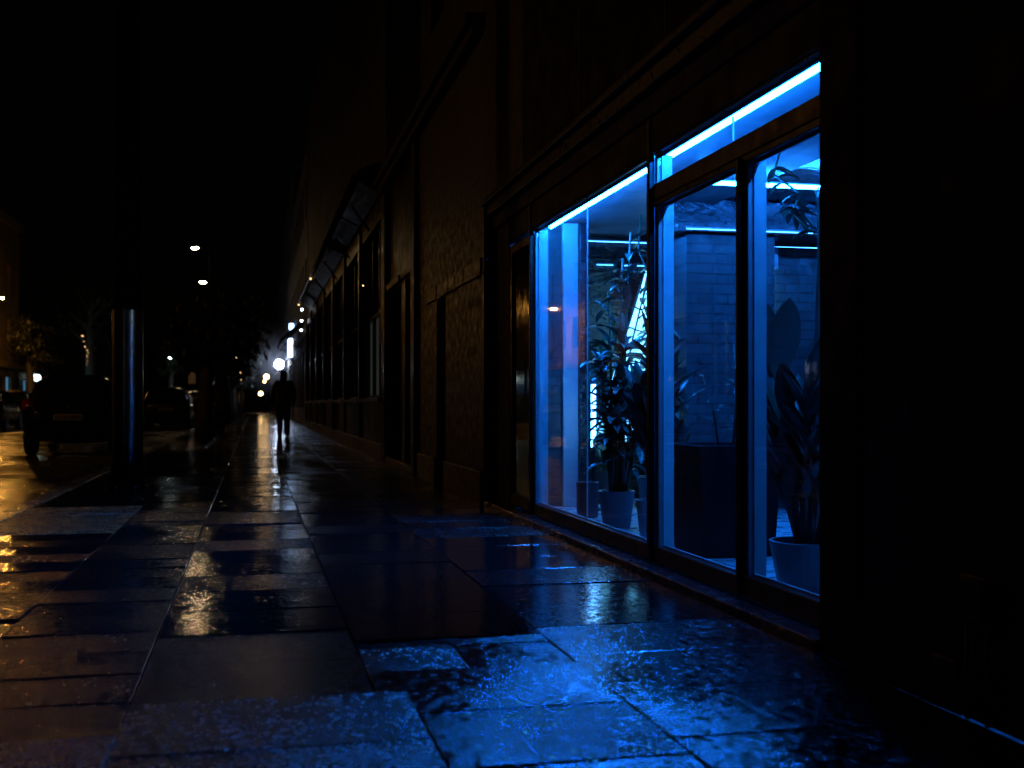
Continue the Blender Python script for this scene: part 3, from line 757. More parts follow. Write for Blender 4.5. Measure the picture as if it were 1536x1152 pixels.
for k in range(6):
    ya, yb = 18.2+k*3.8, 18.2+(k+1)*3.8-.12
    v0 = [bm.verts.new((x, ya, z+.03*math.sin(k*2))) for x, z in vs]; v1 = [bm.verts.new((x, yb, z+.03*math.sin(k*2+1))) for x, z in vs]
    n = len(vs)
    for j in range(n): bm.faces.new((v0[j], v0[(j+1)%n], v1[(j+1)%n], v1[j]))
    bm.faces.new(v0[::-1]); bm.faces.new(v1)
obj('canopy', bm, M['canopy'], cb, bevel=.015, world=True)
bm = BM(); tube(bm, [(FX-.43, 18.2, 4.52), (FX-.43, 41, 4.52)], .05, 8); obj('gutter', bm, M['canopy'], cb, smooth=True, world=True)
for yy in (20, 24, 28, 32, 36):
    bm = BM(); tube(bm, [(FX-.32, yy, 4.38), (FX-.01, yy, 3.95)], .02, 6)
    obj('canopy_bracket', bm, M['black'], cb, world=True)
# small lamps hung along the canopy edge and on the walls
def small_lamp(label, loc, mat, group, r=.035, arm=.12):
    t = thing('wall_lamp', label, 'lamp', loc, 0, group)
    bm = BM(); lathe(bm, [(r*.3,-r),(r,-r*.4),(r,r*.3),(r*.5,r)], 10); obj('bulb', bm, mat, t, smooth=True)
    bm = BM(); lathe(bm, [(r*1.3,r*.9),(r*.5,r*2.2)], 10); tube(bm, [(0,0,r*2.1), (arm*.3,0,r*2.6), (arm,0,r*2.6)], r*.25, 6); obj('bracket', bm, M['black'], t)
    return t
small_lamp('small warm lamp hanging from the canopy edge nearer the shop', (FX-.43, 32.3, 4.42), M['bulb'], 'canopy lamps', .022)
small_lamp('small warm lamp hanging from the far end of the canopy edge', (FX-.43, 40.9, 4.42), M['bulb'], 'canopy lamps', .022)
small_lamp('small warm lamp under the canopy beside the first tall window', (FX-.10, 20.2, 3.0), M['bulb'], 'canopy lamps', .010, .10)
M['wlamp'] = emit('cool_wall_lamp', (.75, .85, 1), 22)
for i, (z, lab) in enumerate(((4.45, 'topmost of three cool white lamps stacked on the far wall'), (4.05, 'middle of three cool white lamps stacked on the far wall'), (3.72, 'lowest of three cool white lamps stacked on the far wall'))):
    small_lamp(lab, (FX-.22, 43.3+i*.35, z), M['wlamp'], 'cool wall lamps', .035, .2)

def far_building(name, label, y0, y1, H, mat, z_shop=3.6):
    b = thing(name, label, 'building', (FX, (y0+y1)/2, 0))
    ops = []; y = y0+.6
    while y+2.2 < y1: ops.append((y, y+1.9, .75, 3.1)); y += 2.6
    up = [(o[0]+.4, o[1]-.4, z, z+1.7) for o in ops for z in [q for q in (5, 8.2) if q+1.7 < H-.4]]
    bm = BM(); facade(bm, FX+.03, -1, y0, y1, 0, H, ops+up, .2); obj('wall', bm, mat, b, world=True)
    for (a, q, c, d) in ops:
        bm = BM(); box(bm, FX+.16, FX+.22, a, q, c, d); w = obj('window', bm, M['blackglass'], b, world=True)
        bm = BM(); box(bm, FX+.12, FX+.159, a, q, c, c+.06); box(bm, FX+.12, FX+.159, (a+q)/2-.03, (a+q)/2+.03, c+.061, d); obj('frame', bm, M['browndoor'], w)
    for (a, q, c, d) in up:
        bm = BM(); box(bm, FX+.16, FX+.22, a, q, c, d); obj('window', bm, M['blackglass'], b, world=True)
    bm = BM(); box(bm, FX-.08, FX+.02, y0+.02, y1-.02, z_shop, z_shop+.35); obj('shop_fascia', bm, M['stone2'], b, bevel=.02, world=True)
    bm = BM(); box(bm, FX-.05, FX+.02, y0+.02, y0+.5, 0, z_shop-.01); obj('pilaster', bm, M['stone2'], b, bevel=.02, world=True)
    return b
far_building('terraced_building', 'brown terraced building just beyond the canopy with three white lamps', 44.05, 60, 11, M['stucco'])
far_building('terraced_building', 'terraced building behind the glowing round white sign', 60.05, 82, 13, M['stuccod'])
far_building('terraced_building', 'farthest terraced building at the end of the pavement', 82.05, 150, 12, M['stucco'])
# awning with lights under it near the far signs
aw = thing('awning', 'small sloping dark awning on the far wall behind the walking person', 'awning', (FX, 50, 3.2))
bm = BM()
v = [(-.001,-2,1.2),(-.9,-2,.45),(-.9,-2,.25),(-.001,-2,1.1)]
v0 = [bm.verts.new(p) for p in v]; v1 = [bm.verts.new((p[0],4,p[2])) for p in v]
for j in range(4): bm.faces.new((v0[j], v0[(j+1)%4], v1[(j+1)%4], v1[j]))
bm.faces.new(v0[::-1]); bm.faces.new(v1); obj('canvas', bm, M['stone2'], aw)
bm = BM()
for yy in (-1.9, 3.9): tube(bm, [(-.88,yy,.24), (-.02,yy,.05)], .015, 6)
obj('support_rod', bm, M['black'], aw)

# illuminated signs
def box_sign(label, loc, w, h, mat, th=.12, rnd=False):
    t = thing('box_sign', label, 'sign', loc, 0, 'lit signs projecting from the far wall')
    bm = BM()
    if rnd:
        lathe(bm, [(w*.34,-.06),(w*.5,-.045),(w*.5,.045),(w*.34,.06)], 28)
        for v_ in bm.verts: v_.co = (v_.co.x, v_.co.z, v_.co.y)
    else: box(bm, -w/2, w/2, -th/2, th/2, -h/2, h/2)
    obj('light_panel', bm, mat, t, bevel=0 if rnd else .03, smooth=False)
    bm = BM(); e = .03
    if rnd:
        tube(bm, [((w*.5+.016)*math.cos(2*PI*k/28), 0, (w*.5+.016)*math.sin(2*PI*k/28)) for k in range(29)], .014, 6)
    else: box(bm, -w/2-e, w/2+e, -th/2+.005, th/2-.005, h/2+.001, h/2+e); box(bm, -w/2-e, w/2+e, -th/2+.005, th/2-.005, -h/2-e, -h/2-.001)
    obj('frame', bm, M['black'], t)
    bm = BM(); tube(bm, [(w/2+.001, 0, h/2-.08), (FX-loc[0]+.02, 0, h/2-.08)], .025, 8); obj('arm', bm, M['black'], t)
    return t
box_sign('glowing round white sign, the brightest light down the pavement', (1.52, 70, 3.30), .54, .54, M['hot'], .12, True)
box_sign('tall narrow blue-white lit sign above and right of the round white one', (1.82, 58.5, 3.75), .24, .95, M['bluesign'])
box_sign('small dim blue-white lit sign on the far wall over the awning', (1.85, 57.5, 4.75), .22, .30, M['bluesign'])

# ------------------------------------------------------------------ the steel sleeved pole
po = thing('lamp_post', 'thick black post wrapped in a shiny steel sleeve near the kerb', 'post', (-1.30, 12.62, 0))
bm = BM(); lathe(bm, [(.150,.05),(.150,1.9),(.148,1.95),(.128,4.5),(.105,8.5),(.10,8.6)], 32); obj('shaft', bm, M['matt'], po, smooth=True)
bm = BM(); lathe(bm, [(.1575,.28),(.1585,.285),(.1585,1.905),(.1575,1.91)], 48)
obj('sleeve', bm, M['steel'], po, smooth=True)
bm = BM(); lathe(bm, [(.21,.0),(.21,.02),(.172,.035),(.166,.27),(.162,.28),(.151,.28)], 32); obj('base_plate', bm, M['matt'], po, bevel=.004)
bm = BM(); lathe(bm, [(.1605,1.89),(.1625,1.90),(.1625,1.93),(.1505,1.935)], 32); obj('collar', bm, M['black'], po)
bm = BM()
for k in range(6):
    a = k*PI/3; lathe(bm, [(.014,.021),(.014,.036),(.006,.04)], 6, (.190*math.cos(a), .190*math.sin(a)))
obj('bolt', bm, M['zinc'], po)

# ------------------------------------------------------------------ person walking away
pe = thing('person', 'person in dark hooded jacket and dark trousers walking away along the pavement', 'person', (.80, 31.4, 0))
def skin(name, verts, edges, radii, mat, parent, root=0, sub=2):
    me = bpy.data.meshes.new(name); me.from_pydata(verts, edges, []); me.update()
    o = bpy.data.objects.new(name, me); C.objects.link(o); me.materials.append(mat)
    m = o.modifiers.new('skin', 'SKIN'); m.use_smooth_shade = True
    sv = me.skin_vertices[0].data
    for i, r in enumerate(radii):
        sv[i].radius = r if hasattr(r, '__len__') else (r, r); sv[i].use_root = (i == root)
    s = o.modifiers.new('sub', 'SUBSURF'); s.levels = sub; s.render_levels = sub
    o.parent = parent
    return o
# body: pelvis, spine, neck, head, arms, legs (walking away, +y)
V = [(0,0,.98),(0,.01,1.15),(0,.02,1.36),(0,.03,1.50),(0,.04,1.58),(0,.06,1.70),(0,.05,1.78),
     (-.19,.02,1.47),(-.27,-.06,1.18),(-.265,.04,.93),(-.26,.07,.84),
     (.19,.02,1.47),(.27,.10,1.18),(.275,.20,.94),(.27,.23,.85),
     (-.10,0,.93),(-.105,.10,.52),(-.10,.02,.10),(-.10,.15,.045),
     (.10,0,.93),(.095,-.02,.50),(.09,-.20,.12),(.09,-.08,.045)]
Ed = [(0,1),(1,2),(2,3),(3,4),(4,5),(5,6),(2,7),(7,8),(8,9),(9,10),(2,11),(11,12),(12,13),(13,14),(0,15),(15,16),(16,17),(17,18),(0,19),(19,20),(20,21),(21,22)]
Rd = [(.15,.12),(.16,.12),(.17,.12),(.09,.09),(.065,.065),(.085,.10),(.07,.08),
      .075,.058,.046,.036,.075,.058,.046,.036, .125,.104,.074,.048,.125,.104,.074,.048]
skin('body', V, Ed, Rd, M['trouser'], pe)
JV = [(0,0,.90),(0,.01,1.12),(0,.02,1.36),(0,.03,1.50),(-.20,.02,1.46),(-.275,-.06,1.18),(-.27,.03,.95),(.20,.02,1.46),(.275,.10,1.18),(.28,.19,.96)]
JE = [(0,1),(1,2),(2,3),(2,4),(4,5),(5,6),(2,7),(7,8),(8,9)]
skin('jacket', JV, JE, [(.205,.155),(.19,.145),(.20,.145),(.11,.11),.092,.076,.062,.092,.076,.062], M['cloth'], pe)
skin('hood', [(0,.0,1.50),(0,.03,1.63),(0,.05,1.74),(0,.05,1.82)], [(0,1),(1,2),(2,3)], [.105,.105,.115,.07], M['cloth'], pe)
for s_, hy in ((-1, .08), (1, .24)):
    hv = [(s_*.265,hy-.01,.86),(s_*.268,hy,.80),(s_*.262,hy+.03,.74),(s_*.264,hy+.012,.72),(s_*.266,hy-.005,.72),(s_*.268,hy-.022,.735),(s_*.25,hy+.04,.79)]
    he = [(0,1),(1,2),(1,3),(1,4),(1,5),(0,6)]
    skin('hand', hv, he, [.026,.036,.010,.010,.010,.009,.011], M['skin'], pe, 0, 1)
for s_, y_, z_, tilt in ((-1, .10, 0, 0), (1, -.13, .02, .35)):
    bm = BM()
    lathe(bm, [(.045,0),(.05,.012),(.046,.05),(.036,.085)], 14)
    for v in bm.verts: v.co.y = v.co.y*2.6; v.co.x *= .95
    so = obj('shoe', bm, M['shoe'], pe, smooth=True); so.location = (s_*.095, y_, z_); so.rotation_euler = (-tilt*.5, 0, -s_*.06)

# ------------------------------------------------------------------ cars
def car_section(y, zb, w, bz, rw, rz):
    P = [(0,zb),(.78*w,zb),(.95*w,zb+.10),(w,lerp(zb,bz,.55)),(.985*w,bz-.06),(.94*w,bz)]
    P += [(lerp(.94*w, rw, .5), lerp(bz, rz, .5)), (rw, rz-.05), (rw*.82, rz), (0, rz+.025)]
    return [(x, y, z) for x, z in P]
def make_car(label, loc, paint, group, plate=True):
    c = thing('parked_car', label, 'car', loc, 0, group)
    S = [(0.0,.36,.74,.86,.66,.92),(.05,.30,.84,.97,.78,1.04),(.16,.26,.885,1.0,.745,1.16),(.42,.24,.90,1.02,.66,1.50),(.62,.22,.90,1.02,.63,1.585),
         (1.3,.2,.90,1.0,.62,1.63),(2.2,.2,.90,.98,.60,1.59),(2.7,.2,.90,.97,.62,1.36),(3.2,.2,.89,.95,.72,1.03),(3.75,.22,.86,.86,.70,.90),(4.08,.28,.78,.70,.6,.76),(4.2,.4,.62,.6,.5,.64)]
    bm = BM(); rings = []
    for s in S:
        h = car_section(*s); full = h + [(-x,y,z) for x,y,z in h[-2:0:-1]]
        rings.append([bm.verts.new(p) for p in full])
    n = len(rings[0])
    for a, b in zip(rings, rings[1:]):
        for k in range(n): bm.faces.new((a[k], a[(k+1)%n], b[(k+1)%n], b[k]))
    bm.faces.new(rings[0][::-1]); bm.faces.new(rings[-1])
    obj('body', bm, paint, c, smooth=True, sub=1)
    # rear window, proud of the tailgate
    bm = BM(); quad(bm, (-.66,.125,1.09),(.66,.125,1.09),(.555,.425,1.475),(-.555,.425,1.475))
    o = obj('rear_window', bm, M['blackglass'], c); m = o.modifiers.new('s','SOLIDIFY'); m.thickness = .012; m.offset = 0
    bm = BM(); tube(bm, [(-.30,.10,1.115), (.22,.17,1.18)], .008, 6); obj('rear_wiper', bm, M['black'], c)
    bm = BM(); box(bm, -.60,.60,.44,.58,1.575,1.60); obj('roof_spoiler', bm, paint, c, bevel=.012)
    for s_ in (-1, 1):
        bm = BM(); quad(bm, (s_*.875,.55,1.045),(s_*.885,1.35,1.04),(s_*.665,1.35,1.53),(s_*.67,.75,1.50)); quad(bm, (s_*.885,1.42,1.04),(s_*.88,2.62,1.01),(s_*.66,2.28,1.47),(s_*.655,1.42,1.53))
        o = obj('side_window', bm, M['blackglass'], c); m = o.modifiers.new('s','SOLIDIFY'); m.thickness = .02; m.offset = 0
        bm = BM()
        pts = [(s_*.62,.03,.90),(s_*.80,.05,.92),(s_*.875,.16,.93),(s_*.86,.19,1.10),(s_*.79,.115,1.13),(s_*.70,.07,1.06)]
        f = [bm.verts.new(p) for p in pts]; g = [bm.verts.new((p[0],p[1]-.022,p[2])) for p in pts]
        bm.faces.new(f); bm.faces.new(g[::-1])
        for k in range(6): bm.faces.new((f[k], f[(k+1)%6], g[(k+1)%6], g[k]))
        obj('tail_light', bm, M['tail'], c, bevel=.008)
        bm = BM(); box(bm, s_*1.0-.085, s_*1.0+.085, 2.42, 2.52, 1.0, 1.15)
        for v in bm.verts: v.co.z += (abs(v.co.x)-1)*.1
        mo = obj('wing_mirror', bm, paint, c, bevel=.035)
        bm = BM(); tube(bm, [(s_*.86,2.48,1.0),(s_*.93,2.48,1.05)], .02, 6); obj('mirror_arm', bm, M['black'], mo)
        bm = BM(); box(bm, s_*.60-.10, s_*.60+.10, .012, .022, .40, .44); obj('reflector', bm, M['tail'], c)
        for yw in (.72, 3.35):
            bm = BM(); lathe(bm, [(.20,-.10),(.315,-.10),(.33,-.06),(.33,.06),(.315,.10),(.20,.10)], 28)
            w = obj('wheel', bm, M['tyre'], c, smooth=False, bevel=.01); w.rotation_euler = (0, PI/2, 0); w.location = (s_*.80, yw, .33)
            bm = BM(); lathe(bm, [(.05,s_*.075),(.05,s_*.092),(.195,s_*.10),(.20,s_*.075)], 20); obj('rim', bm, M['rim'], w)
    bm = BM(); box(bm, -.80, .80, -.02, .06, .42, .66); obj('bumper', bm, paint, c, bevel=.05)
    bm = BM(); box(bm, -.34, .34, -.005, .02, .885, .915); obj('chrome_strip', bm, M['chrome'], c, bevel=.006)
    bm = BM(); lathe(bm, [(.045,0),(.05,.006),(.045,.012)], 18); e_ = obj('badge', bm, M['chrome'], c); e_.rotation_euler = (PI/2,0,0); e_.location = (0,.03,.99)
    bm = BM(); box(bm, -.27, .27, -.012, .0, .70, .82); pt = obj('number_plate', bm, M['plate'], c, bevel=.004)
    if plate:
        cu = bpy.data.curves.new('plate_characters', 'FONT'); cu.body = '0119 HNM'; cu.size = .105; cu.align_x = 'CENTER'; cu.align_y = 'CENTER'; cu.extrude = .001
        to = bpy.data.objects.new('tmp', cu); C.objects.link(to)
        me = bpy.data.meshes.new_from_object(to.evaluated_get(bpy.context.evaluated_depsgraph_get()))
        bpy.data.objects.remove(to); me.materials.clear(); me.materials.append(M['plateink'])
        po_ = bpy.data.objects.new('plate_characters', me); C.objects.link(po_); po_.parent = pt
        po_.rotation_euler = (PI/2,0,0); po_.location = (0,-.0145,.762)
    bm = BM(); tube(bm, [(.45,-.01,.30),(.45,.2,.30)], .03, 10); obj('exhaust', bm, M['zinc'], c)
    return c
CG = 'cars parked along the near kerb'
car1 = make_car('black hatchback parked by the kerb just behind the steel sleeved post', (-3.54, 23.6, -.12), M['car'], CG)
car2 = make_car('dark grey car parked between the black hatchback and the first tree', (-3.40, 47.0, -.12), M['car2'], CG)
car2.scale = (1.05, 1.0, 1.07)
labs = ['dark grey car parked third from the camera, right behind the street tree', 'dark parked car fourth along the kerb past the street tree', 'dark parked car fifth along the kerb past the street tree', 'dark parked car sixth along the kerb past the street tree', 'farthest dark parked car along the near kerb']
for i, y in enumerate((53.2, 59.5, 65.6, 72.0, 78.4)):
    dup(car2 if i % 2 else car1, loc=(-3.25-.05*i, y, -.12), label=labs[i])
FG = 'cars parked along the far kerb'
car3 = make_car('silver car parked along the far kerb nearest the left edge', (-10.2, 46.5, -.12), M['car3'], FG)
for i, y in enumerate((52.2, 58.0, 64.5)):
    dup(car3, loc=(-10.25, y, -.12), label=('second silver car along the far kerb from the left edge', 'third silver car along the far kerb from the left edge', 'silver car along the far kerb beyond the black hatchback')[i])

# ------------------------------------------------------------------ trees
def make_tree(label, loc, H, cr, seed, barkm, group, nleaf=2600, r0=.20, ch=None):
    rn = random.Random(seed)
    t = thing('street_tree', label, 'tree', loc, 0, group)
    bm = BM()
    lean = rn.uniform(-.15,.15)
    tr = [(0,0,-.05),(.02,.01,H*.2),(lean*.5,.03,H*.42),(lean,.0,H*.62),(lean*1.2,.05,H*.85)]
    tube(bm, tr, [r0*1.25, r0, r0*.8, r0*.5, r0*.15], 12)
    tips = []
    for k in range(9):
        a = k*2.4+rn.uniform(-.3,.3); q = rn.uniform(.36,.72)
        z = H*q; p0 = Vector((lean*q, 0, z))
        L = cr*rn.uniform(.6,1.0)
        p2 = p0 + Vector((math.cos(a)*L, math.sin(a)*L, L*rn.uniform(.4,1.0))); p1 = p0.lerp(p2,.5)+Vector((0,0,L*.12))
        tube(bm, [p0,p1,p2], [r0*.38,r0*.22,r0*.06], 7); tips += [p1, p2, p0.lerp(p2,.75)]
    obj('trunk', bm, barkm, t, smooth=True)
    cc = Vector((lean, 0, H*.68))
    for k in range(14):
        d = Vector((rn.gauss(0,1), rn.gauss(0,1), rn.gauss(0,.8))).normalized()
        tips.append(cc + Vector((d.x*cr*.8, d.y*cr*.8, d.z*(ch or cr)*.75)))
    bm = BM()
    for i in range(nleaf):
        p = rn.choice(tips) + Vector((rn.gauss(0,.3)*cr*.62, rn.gauss(0,.3)*cr*.62, rn.gauss(0,.3)*cr*.5))
        e = Euler((rn.uniform(0,6.3), rn.uniform(0,6.3), rn.uniform(0,6.3))); s = rn.uniform(.06,.15)
        m = e.to_matrix()
        quad(bm, *[p + m @ Vector(q) for q in ((-s,0,0),(0,-s*.55,0),(s*1.1,0,s*.15),(0,s*.55,0))])
    obj('crown', bm, M['leaf'], t, world='raw')
    return t
TG = 'street trees along the near kerb'
t1 = make_tree('dark street tree standing by the kerb beyond the steel sleeved post', (-1.25, 30.8, 0), 4.2, 1.0, 2, M['bark'], TG, 3200, .21)
t2 = make_tree('street tree hung with warm bulbs, second along the near kerb', (-1.2, 43, 0), 5.0, 1.5, 4, M['bark'], TG, 2600, .18)
labs = ['third street tree along the near kerb behind the one with bulbs', 'fourth street tree along the near kerb', 'fifth street tree along the near kerb', 'sixth street tree along the near kerb', 'leafy tree lit pale by the round white sign at the far end of the kerb']
for i, y in enumerate((53, 62, 71, 84, 100)):
    dup(t1 if i % 2 else t2, loc=(-1.2+.2*(i==4), y, 0), rz=i*1.3, label=labs[i])
LG = 'trees across the road'
t3 = make_tree('pale trunked tree lit by the white lamp across the road', (-11.75, 173, 0), 12, 3.6, 6, M['bark2'], LG, 3600, .42)
t4 = make_tree('leafy tree glowing orange in front of the ochre building at the left edge', (-12.45, 69.5, 0), 7.0, 1.1, 8, M['bark'], LG, 1500, .24)
labs = ['dark tree across the road directly above the black hatchback', 'dark tree across the road left of the white lamp', 'dark tree across the road far beyond the white lamp', 'dark tree across the road near the end of the street']
for i, (x, y) in enumerate(((-12.4, 74), (-11.9, 90), (-11.6, 104), (-13.0, 122))):
    dup(t3 if i % 2 else t4, loc=(x, y, 0), rz=i*1.9+.5, label=labs[i])

# string of warm bulbs in the second tree
sl = thing('string_lights', 'short string of warm bulbs hanging down through the second street tree', 'string lights', (-.78, 41.0, 2.75))
bp_ = [(-.30,0,.72),(-.16,0,.40),(-.02,0,.10),(.12,0,-.05),(.20,0,-.22),(.22,0,-.45),(.34,0,-.75),(.36,0,-1.0)]
bm = BM(); tube(bm, [(x,y,z+.05) for x,y,z in bp_], .006, 5); obj('cord', bm, M['black'], sl)
for i, p in enumerate(bp_):
    bm = BM(); rr = (.03,.014,.022,.02,.012,.018,.014,.010)[i]; lathe(bm, [(rr*.4,p[2]-rr),(rr,p[2]-rr*.3),(rr,p[2]+rr*.3),(rr*.4,p[2]+rr)], 10, (p[0],p[1])); obj('bulb', bm, M['bulb'], sl, smooth=True)

s2 = dup(sl, loc=(-10.0, 73, 4.3), label='short string of warm bulbs in the trees across the road above the hatchback'); s2.scale = (1.6,1,.8); s2.rotation_euler = (0, R(30), 0)
# ------------------------------------------------------------------ street lamps
def street_lamp(label, base, H, armx, mat, group, hs=1.0):
    t = thing('street_lamp', label, 'street lamp', base, 0, group)
    bm = BM(); tube(bm, [(0,0,0),(0,0,1.2),(0,0,1.25),(0,0,H)], [.09,.085,.065,.045], 12); obj('post', bm, M['matt'], t, smooth=True)
    bm = BM(); tube(bm, [(0,0,H-.3),(armx*.35,0,H+.05),(armx*.8,0,H+.12)], [.03,.028,.025], 8); obj('arm', bm, M['matt'], t, smooth=True)
    bm = BM(); box(bm, armx-.26*hs, armx+.26*hs, -.13*hs, .13*hs, H+.075, H+.16)
    for v in bm.verts:
        if v.co.z > H+.1: v.co.x = armx+(v.co.x-armx)*.7; v.co.y *= .6
    obj('lamp_head', bm, M['matt'], t, bevel=.015)
    bm = BM(); lathe(bm, [(.06*hs,H+.02),(.13*hs,H+.04),(.15*hs,H+.074)], 16, (armx,0)); obj('lens', bm, mat, t, smooth=True)
    return t
SG = 'orange street lamps on the far kerb'
lampA = street_lamp('orange street lamp beside the road, out to the left of the post', (-11.0, 22, 0), 7.2, .9, M['orange'], SG)
street_lamp('orange street lamp at the left edge lighting the ochre building', (-13.55, 64.6, 0), 6.45, .5, M['orange_far'], SG)
WG = 'warm street lamps over the near kerb'
street_lamp('upper and nearer of two warm street lamps hanging over the dark road', (-1.95, 53.6, 0), 7.95, -.65, M['warm'], WG)
street_lamp('lower and farther of two warm street lamps hanging over the dark road', (-1.95, 70.5, 0), 8.15, -1.0, M['warm'], WG, 1.3)
street_lamp('cool white street lamp shining among trees across the road', (-11.8, 168, 0), 7.4, .35, M['cool'], 'cool street lamps', 2.2)
wl = thing('flood_lamp', 'cool white flood lamp high on the wall above the far end of the shop', 'lamp', (FX, 9.6, 5.7))
bm = BM(); tube(bm, [(0,0,.12), (-.30,0,.16)], .02, 8); obj('arm', bm, M['matt'], wl, smooth=True)
bm = BM(); lathe(bm, [(.075,-.05),(.078,-.30),(.084,-.30),(.10,.0),(.08,.09),(.03,.11)], 16); hd = obj('lamp_head', bm, M['matt'], wl, smooth=True); hd.location = (-.36,0,.12); hd.rotation_euler = Vector((.50,-.45,.74)).to_track_quat('Z', 'Y').to_euler()
bm = BM(); lathe(bm, [(.050,-.056),(.053,-.052)], 16); obj('lens', bm, M['flood'], hd)
FG2 = 'small far warm lamps at the end of the pavement'
for i, (x, y, z, s, lab) in enumerate(((1.05, 96, 3.15, .22, 'round warm lamp low beside the round white sign, nearest of the far lamps'), (.75, 122, 2.0, .22, 'yellow lamp low at the end of the pavement, left of the round one'), (1.2, 128, 3.4, .16, 'faint warm lamp at the end of the pavement above the yellow one'))):
    t = thing('globe_lamp', lab, 'street lamp', (x, y, 0), 0, FG2)
    bm = BM(); tube(bm, [(0,0,0),(0,0,z-s)], .05, 8); obj('post', bm, M['black'], t)
    bm = BM(); lathe(bm, [(s*.3,z-s*.95),(s*.8,z-s*.6),(s,z),(s*.8,z+s*.6),(s*.3,z+s*.95)], 16); obj('globe', bm, M['far_glow'], t, smooth=True)

# ------------------------------------------------------------------ buildings across the road
def left_building(label, y0, y1, H, mat, lit, X=-15.2, shops=True):
    b = thing('street_building', label, 'building', (X, (y0+y1)/2, 0), 0, 'buildings across the road')
    ops = []; rn = random.Random(int(y0))
    y = y0+1
    while y+2.2 < y1:
        if shops: ops.append((y, y+1.7, .3, 2.5))
        for z in (4.2, 7.4, 10.4):
            if z+1.8 < H: ops.append((y+.3, y+1.4, z, z+1.8))
        y += 2.8
    bm = BM(); facade(bm, X, 1, y0, y1, 0, H, ops, .2); obj('wall', bm, mat, b, world=True)
    for (a, q, c, d) in ops:
        bm = BM(); box(bm, X-.24, X-.19, a-.01, q+.01, c-.01, d+.01)
        shop = c < 1
        m = M['blackglass']
        if shop and lit and rn.random() < lit: m = M['shopblue']
        w = obj('window', bm, m, b, world=True)
        bm = BM(); box(bm, X-.189, X-.13, (a+q)/2-.04, (a+q)/2+.04, c, d); box(bm, X-.189, X-.12, a, q, c, c+.07); obj('frame', bm, M['browndoor'], w)
    bm = BM(); box(bm, X+.001, X+.25, y0, y1, H-.5, H); obj('cornice', bm, mat, b, bevel=.03, world=True)
    bm = BM(); box(bm, X+.001, X+.30, y0, y1, 3.0, 3.3); obj('shop_fascia', bm, mat, b, bevel=.03, world=True)
    return b
left_building('plain dark building across the road left of the ochre one', 30, 62, 10, M['blackwall'], 0)
left_building('ochre building across the road lit orange by a street lamp', 62.05, 75.5, 12, M['ochre'], .8, -14.2)
left_building('brown building across the road carrying the pale lit sign bar', 75.55, 98, 7.5, M['stucco'], .7)
left_building('dark building far across the road beyond the sign bar', 98.05, 150, 11, M['stuccod'], .25)
sg = thing('lit_sign', 'short pale white lit sign bar over blue shopfront across the road', 'sign', (-15.18, 85, 2.75))
bm = BM(); box(bm, .16, .34, -1.6, 1.6, -.22, .22); obj('light_panel', bm, M['signbar'], sg, bevel=.05)
bm = BM(); box(bm, .0, .155, -1.7, 1.7, -.26, .26); obj('casing', bm, M['black'], sg, bevel=.02)
def mat_glare():
    t = NT('lens_glare')
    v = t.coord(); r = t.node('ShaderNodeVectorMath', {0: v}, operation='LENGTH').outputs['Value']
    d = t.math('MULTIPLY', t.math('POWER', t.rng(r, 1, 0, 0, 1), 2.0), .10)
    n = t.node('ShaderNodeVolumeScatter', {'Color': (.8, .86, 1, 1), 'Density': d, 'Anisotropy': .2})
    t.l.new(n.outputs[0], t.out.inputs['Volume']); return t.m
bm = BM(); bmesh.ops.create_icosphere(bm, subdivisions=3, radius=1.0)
hz_ = obj('glare', bm, mat_glare()); hz_.location = (1.1, 69, 3.4); hz_.scale = (2.6, 3.2, 2.6)  # added scattering ball that imitates lens glare around the bright sign
tag(hz_, 'added ball of lens haze glowing around the round white sign', 'glare', kind='stuff')
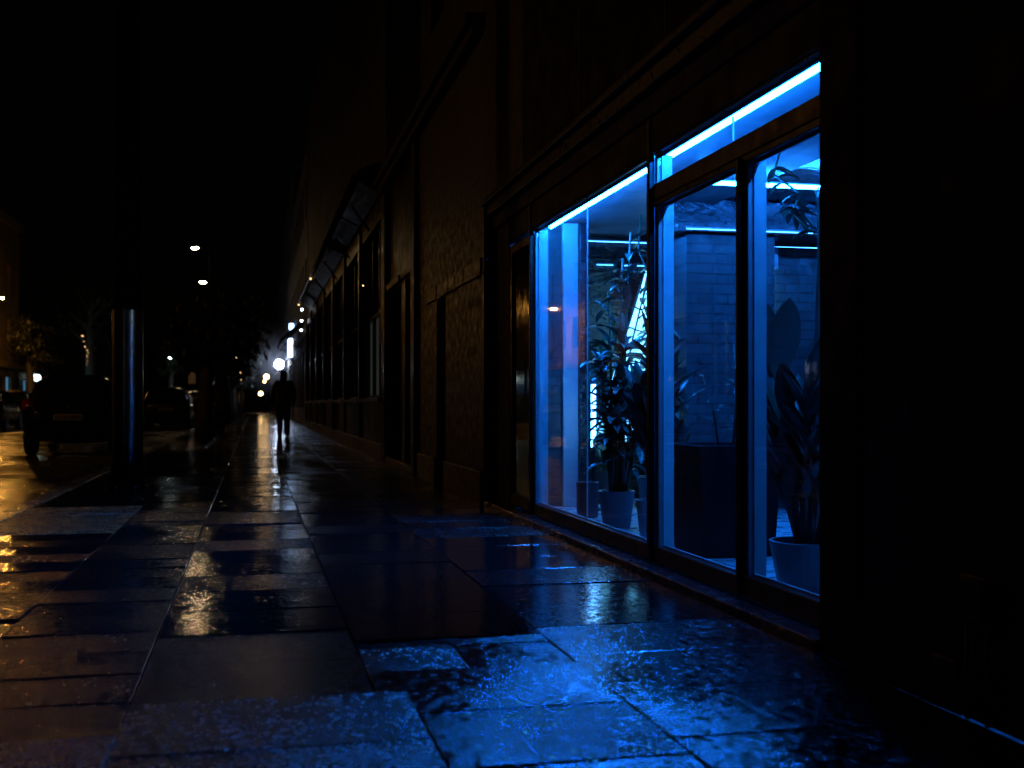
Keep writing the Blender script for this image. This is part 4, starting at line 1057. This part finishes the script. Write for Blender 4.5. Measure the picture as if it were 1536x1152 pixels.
# closing mass at the far end of the street
eb = thing('end_building', 'dark building closing the far end of the street', 'building', (-5, 190, 0))
bm = BM(); box(bm, -40, 30, 190, 200, 0, 14); obj('wall', bm, M['stuccod'], eb, world=True)
rn = random.Random(17)
for k in range(10):
    x = -14+k*1.9; z = rn.choice((1, 4.2, 7.4))
    bm = BM(); box(bm, x, x+1.1, 189.9, 189.98, z, z+1.8); obj('window', bm, rn.choice((M['dimwarm'], M['blackglass'], M['blackglass'])), eb, world=True)

# ------------------------------------------------------------------ camera
cam = bpy.data.cameras.new('camera'); co = bpy.data.objects.new('camera', cam); C.objects.link(co)
cam.sensor_width = 36; cam.lens = 39.84; cam.shift_y = 30/1536; cam.clip_start = .05; cam.clip_end = 1500
co.location = (0, 0, .9); co.rotation_euler = (R(90), 0, -R(12.857))
cam.dof.use_dof = True; cam.dof.focus_distance = 6.6; cam.dof.aperture_fstop = 2.8
SC.camera = co

# ------------------------------------------------------------------ night sky and a trace of moon
w = bpy.data.worlds.new('World'); SC.world = w; w.use_nodes = True
nt = w.node_tree; bg = nt.nodes['Background']
sky = nt.nodes.new('ShaderNodeTexSky'); sky.sky_type = 'NISHITA'; sky.sun_disc = False
sky.sun_elevation = R(4); sky.sun_rotation = R(200)
nt.links.new(sky.outputs[0], bg.inputs[0]); bg.inputs[1].default_value = .00012
sd_ = bpy.data.lights.new('sun', 'SUN'); sd_.energy = .0008; sd_.angle = R(.5); sd_.color = (1, .93, .85)
so = bpy.data.objects.new('sun', sd_); C.objects.link(so); so.rotation_euler = (R(86), 0, R(-20)); so.location = (0,0,30)

SC.view_settings.view_transform = 'Standard'; SC.view_settings.look = 'None'; SC.view_settings.exposure = 0; SC.view_settings.gamma = 1
cy = SC.cycles
cy.max_bounces = 7; cy.diffuse_bounces = 3; cy.glossy_bounces = 4; cy.transmission_bounces = 4; cy.transparent_max_bounces = 12
cy.sample_clamp_indirect = 2.5; cy.sample_clamp_direct = 0; cy.caustics_reflective = False; cy.caustics_refractive = False
cy.use_denoising = True; cy.blur_glossy = .3
